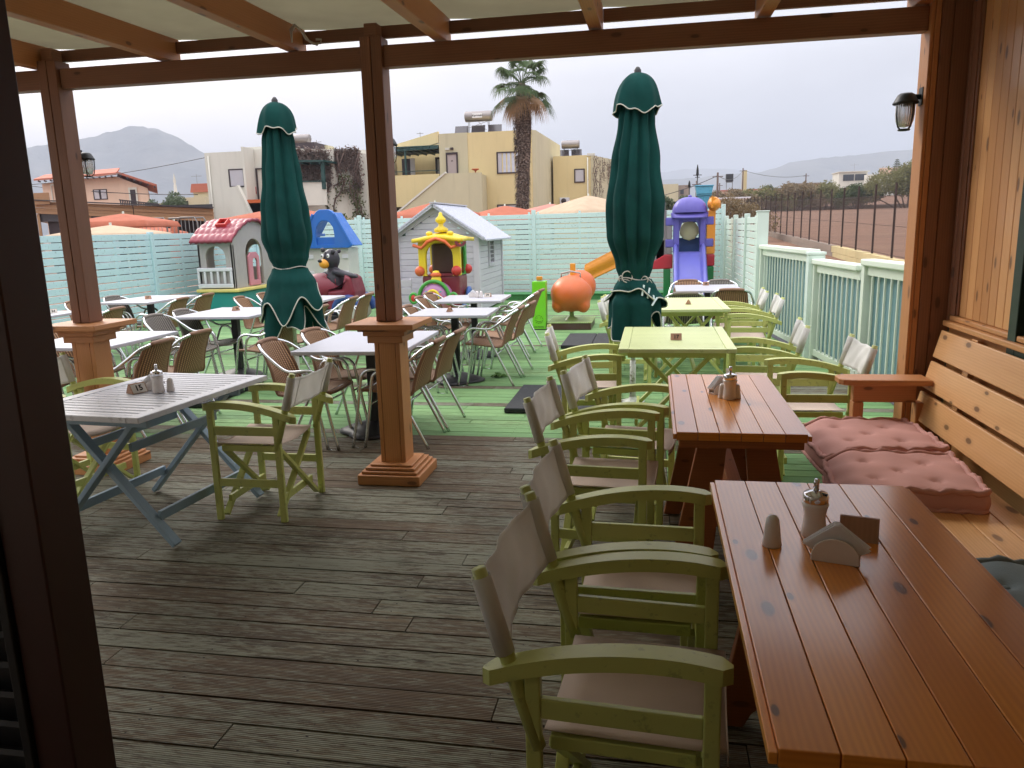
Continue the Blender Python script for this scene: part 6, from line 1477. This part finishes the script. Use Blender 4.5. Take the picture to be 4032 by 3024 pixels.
# ---------------------------------------------------------------- field wall and mesh fence
M['block'] = plaster('gray_block', S(150,136,124), .25); M['blocky'] = plaster('yellow_rendered_block', S(210,194,146), .25)
def fx(y): return 5.72+.006*(y-20)
fw = thing('field_wall', 'low block wall along the field, yellow rendered near and bare gray far', 'wall', (5.8,30,0)); o = Vector((5.8,30,0))
def wtop(y): return .64+.0215*(y-20.4)
for nm, a, b, mat in (('yellow_section',9,26.6,'blocky'),('gray_section',26.65,75,'block')):
    g = MB(); y = a; i = 0
    while y < b-.1:
        y2 = min(b, y+.8)
        for r_ in range(3): z1 = wtop(y)-r_*.21; g.box(fx(y)-.09+.004*(i%2), fx(y)+.09, y+(.0 if r_%2 else .2), y2-.006+(.0 if r_%2 else .2), z1-.204, z1)
        g.box(fx(y)-.08,fx(y)+.08,y,y2,wtop(y)-1.0,wtop(y)-.63); y = y2; i += 1
    g.xf(T(*-o)); g.build(nm, mat, fw, bevel=.006, seg=1)
M['rust'] = plain('rusty_steel_post', S(58,44,40), .8)
t = NT('wire_mesh'); uvn = uv_co(t); t.col(S(74,58,50)); t.rough(.8)
wa = t.n('ShaderNodeTexWave', wave_type='BANDS', bands_direction='DIAGONAL'); wa.inputs['Scale'].default_value = 4.0; t.l(uvn, wa.inputs[0])
wb2 = t.n('ShaderNodeTexWave', wave_type='BANDS', bands_direction='DIAGONAL'); wb2.inputs['Scale'].default_value = 4.0; t.l(t.map(uvn,(-1,1,1)), wb2.inputs[0])
al = t.math('MAXIMUM', t.math('GREATER_THAN', wa.outputs[0], .90), t.math('GREATER_THAN', wb2.outputs[0], .90))
tr_ = t.n('ShaderNodeBsdfTransparent'); ms = t.n('ShaderNodeMixShader'); t.l(al, ms.inputs[0]); t.l(tr_.outputs[0], ms.inputs[1]); t.l(t.b.outputs[0], ms.inputs[2]); t.l(ms.outputs[0], t.N['Material Output'].inputs[0]); M['mesh'] = t.m
ff = thing('field_fence', 'rusty post and wire mesh fence on top of the field wall', 'fence', (5.8,30,0)); y = 13.2; ysl = []
while y < 72: ysl.append(y); y += 1.8
g = MB()
for y in ysl: 
    gp = MB(); gp.bar((fx(y),y,wtop(y)-.02),(fx(y),y,wtop(y)+1.78),.045,.045,(1,0,0)); gp.xf(T(*-o)); gp.build('post','rust',ff)
g.surf(lambda u,v: (fx(13+59*u), 13+59*u, wtop(13+59*u)+.02+(1.45*v)), 30, 1, uvs=(59*2.2,1.45*2.2)); g.xf(T(*-o)); g.build('wire_mesh','mesh',ff)
g = MB(); 
for zz in (.05,.75,1.47): g.tube([(fx(y_),y_,wtop(y_)+zz) for y_ in ysl],.006,4)
g.xf(T(*-o)); g.build('tension_wire','rust',ff)
g = MB(); g.tube([(4.55,15.0,.35),(4.75,15.8,.50),(5.0,16.8,.70),(5.4,17.2,.74),(5.6,16,.62),(5.65,14.5,.52),(5.6,13,.5)],.025,6); tag(g.build('hose','farwood'),'pale hose draped over the yellow field wall','hose')
g = MB(); g.box(8,75,118,118.4,2.6,3.5); tag(g.build('field_end_wall','block'), 'long low gray wall at the far end of the brown field', 'wall')

# ---------------------------------------------------------------- village on the right horizon
def vbox(label, x, y, parts, name='village_house', cat='building'):
    z0 = ground_h(x,y); th = thing(name, label, cat, (x,y,z0), 0)
    for nm, mat, bs in parts:
        g = MB(); 
        for b in bs: g.box(b[0],b[1],b[2],b[3],b[4]-z0,b[5]-z0)
        g.build(nm, mat, th)
    return th
vbox('white flat roofed villa with two wide dark windows on the right hill', 39.4, 170, (('wall','whitewall',[(-2.7,2.7,0,6,4,10.9),(2.7,6.5,1,7,4,9.0),(-2.9,3.1,-.3,6.2,10.9,11.05)]),('window','pane',[(-1.9,.08,-.08,-.02,9.2,10.45),(.36,2.45,-.08,-.02,9.2,10.45)]),('frame','frame_dk',[(-1.9+.5*i-.03,-1.9+.5*i+.03,-.12,-.09,9.2,10.45) for i in range(5)]+[(.36+.52*i-.03,.36+.52*i+.03,-.12,-.09,9.2,10.45) for i in range(5)]),('door','pane',[(1.1,2.4,-.08,-.02,4.5,7.0)])))
vbox('pale house with stepped pink parapet right of the villa', 45, 165, (('wall','whitewall',[(-2.5,4,0,6,4,9.9),(-4.0,-2.6,1,3,8.5,10.1)]),('parapet','pinkwall',[(-2.0,1.4,-.1,.2,9.9,11.2)])))
vbox('tan low house left of the white villa', 30, 172, (('wall','blocky',[(-2.6,4.4,0,5,3,8.9),(-3.2,-1.4,-1,0,3,8.3)]),('roof','block',[(-2.8,4.6,-.6,5.2,8.9,9.15)])))
vbox('house with rooftop tanks behind the large olive tree', 52, 168, (('wall','whitewall',[(-5,8,0,6,4,10.2)]),('rail','steel',[(-5,8,0,.1,11.1,11.2),(-5,-4.9,0,.1,10.2,11.2),(1,1.1,0,.1,10.2,11.2)]),('tank','lblu',[(3,4,1,2,10.2,11.1)])))
vbox('long low greenish warehouse behind the right parasol', 2.6, 120, (('wall','creamwall',[(-1.6,.9,0,8,2,7.4)]),('side','block',[(.9,2.6,0.2,8,2,7.2)]),('window','pane',[(1.2,1.7,.1,.19,5.9,6.5)])))
vbox('low white house with faint tiled roof beyond the blue pillar', 8.3, 115, (('wall','whitewall',[(-1.6,2.2,0,4,2,5.3)]),('roof','tilered',[(-1.8,2.4,-.2,4,5.3,5.6)]),('tank','black',[(-2.6,-1.3,-1,0,4.1,5.0)])))
vbox('terracotta coloured low house on the horizon beyond the field fence', 14, 140, (('wall','pinkwall',[(-3,4.5,0,5,2,6.9)]),('roof','tilered',[(-3.2,4.7,-.2,5.2,6.9,7.05)])))
vbox('white walled shed with sheet roof at the start of the field', 7.9, 85, (('wall','whitewall',[(-.9,1.4,0,3,1,4.0)]),('roof','shutter',[(-1.3,1.9,-.4,3,4.0,4.15)]),('rail','steel',[(-.9+.15*i,-.87+.15*i,-.3,-.27,1.3,2.7) for i in range(10)])))
vbox('black water tank on a stand above the field hedge', 11.7, 130, (('stand','steel',[(-.5,-.42,0,.1,3,7.9),(.42,.5,0,.1,3,7.9),(-.5,.5,0,.1,7.8,7.95)]),('tank','black',[(-.55,.55,-.3,.7,7.95,9.1)])), 'water_tank', 'tank')
vbox('ochre concrete stub tower right of the black tank', 14.0, 130, (('wall','blocky',[(-.35,.35,0,.7,3,9.6)]),), 'tower', 'tower')
vbox('dark rooftop tank far left of the black tank on its stand', 8.8, 140, (('stand','steel',[(-.8,.8,0,.1,6.2,6.3),(-.1,.1,0,.1,4,6.3)]),('tank','black',[(-.9,.9,-.3,.4,6.3,6.9)])), 'water_tank', 'tank')
for (x,y,z,l) in ((6.08,80,6.4,'nearest wooden utility pole right of the blue pillar'),(4.6,90,6.2,'shorter utility pole left of the nearest one'),(13.2,125,9.6,'utility pole beside the ochre stub tower'),(25.0,140,9.3,'utility pole above the middle of the hedge'),(10.6,135,8.0,'thin far utility pole left of the black tank'),(.4,110,7.2,'pole in front of the warehouse')):
    g = MB(); z0 = ground_h(x,y); g.tube([(0,0,-.5),(0,0,z-z0)],[.14,.09],6); g.bar((-.5,0,z-z0-.4),(.5,0,z-z0-.4),.08,.08); tag(g.build('utility_pole','twig',loc=(x,y,z0)), l, 'pole')
def wire(label, a, b, sag, r_=.02):
    g = MB(); a = Vector(a); b = Vector(b); g.tube([a.lerp(b,i/20)+Vector((0,0,-sag*4*(i/20)*(1-i/20))) for i in range(21)], r_, 4); tag(g.build('cable','black'), label, 'cable')
wire('overhead cable from the utility pole to the stub tower', (6.08,80,6.1),(13.2,125,9.3),.8,.03); wire('overhead cable rising left from the utility pole', (6.08,80,6.1),(-4,75,3.6),.5,.03)
wire('long sagging cable from the left edge to the white house', (-44,44,5.0),(-25.2,43,6.25),.35,.02); wire('lower cable behind the peach house roof end', (-58,62,6.9),(-36,58,4.9),.3,.03)
wire('cable from the stub tower to the pole above the hedge', (13.2,125,9.3),(25,140,9.0),.6,.03)
antenna('large cross shaped aerial on the white villa', 40, 172, 11.2, 1.9)

# ---------------------------------------------------------------- hills
def hill_mat(name, a, b):
    t = NT(name); o = obj_co(t); n = t.noise(t.map(o,(.012,.012,.03)), 1, 7, .65); t.col(t.ramp(n,[(.35,a),(.7,b)])); t.rough(.95); t.bump(n,1.0,12); return t.m
M['hill'] = hill_mat('hill_scrub', S(70,72,66), S(112,108,98))
def hill(label, Y, prof, depth, seed):
    rn = random.Random(seed); n = 140; g = MB(); xs_ = [p[0] for p in prof]
    def top(x):
        for (x0,z0),(x1,z1) in zip(prof[:-1],prof[1:]):
            if x0 <= x <= x1: t_ = (x-x0)/(x1-x0); t_ = t_*t_*(3-2*t_)*.5+t_*.5; return z0+(z1-z0)*t_
        return prof[-1][1]
    nz_ = [rn.uniform(-1,1) for _ in range(n+1)]
    def f(u, v):
        x = xs_[0]+(xs_[-1]-xs_[0])*u; i = round(u*n); h = top(x); w_ = (v-.5)*2; k = max(0,1-abs(w_)**1.5); wob = .90+.06*math.sin(x*.013+v*9)+.04*math.sin(x*.031+v*17)
        z = h*(k*(wob if abs(w_) > .05 else 1.0)) + nz_[i]*h*.008*(k>.9) - 12*(1-k)
        return (x, Y+w_*depth*(1+.15*math.sin(x*.006)), z)
    g.surf(f, n, 26); o_ = g.build('hill','hill'); o_['kind'] = 'structure'; return o_
hill('left', 1800, [(-2300,120),(-2000,190),(-1663,232),(-1572,239),(-1430,251),(-1334,264),(-1291,274),(-1264,274),(-1221,268),(-1168,250),(-1136,231),(-1091,203),(-1030,142),(-966,103),(-800,60),(-500,20)], 300, 1)
hill('right', 2500, [(-700,60),(-400,110),(-99,132),(16,136),(140,138),(191,145),(245,146),(305,146),(363,159),(395,172),(441,178),(495,183),(604,187),(659,193),(755,197),(878,199),(1300,205),(1900,150)], 450, 2)
hill('far', 4500, [(-1500,120),(-700,220),(-178,262),(29,282),(153,298),(369,292),(549,267),(707,231),(1100,200)], 700, 3)
g = MB(); g.tube([(0,0,-10),(0,0,34)],[1.2,.7],5)
for k in range(5): g.box(-4+.5*k,4-.5*k,-.3,.3,2+k*6,3+k*6)
tag(g.build('radio_mast','steel',loc=(-1435*1.0,1790,252)), 'tiny radio mast on the ridge of the left hill', 'mast')
# haze
hz = NT('haze_air'); hz.N.remove(hz.b); pv = hz.n('ShaderNodeVolumePrincipled'); pv.inputs['Density'].default_value = .00052; pv.inputs['Color'].default_value = (.76,.83,.96,1); pv.inputs['Anisotropy'].default_value = .0
hz.l(pv.outputs[0], hz.N['Material Output'].inputs['Volume'])
g = MB(); g.box(-6500,6500,-120,6500,-30,420,ax='x'); o_ = g.build('haze', hz.m); o_['kind'] = 'stuff'; o_.visible_shadow = True
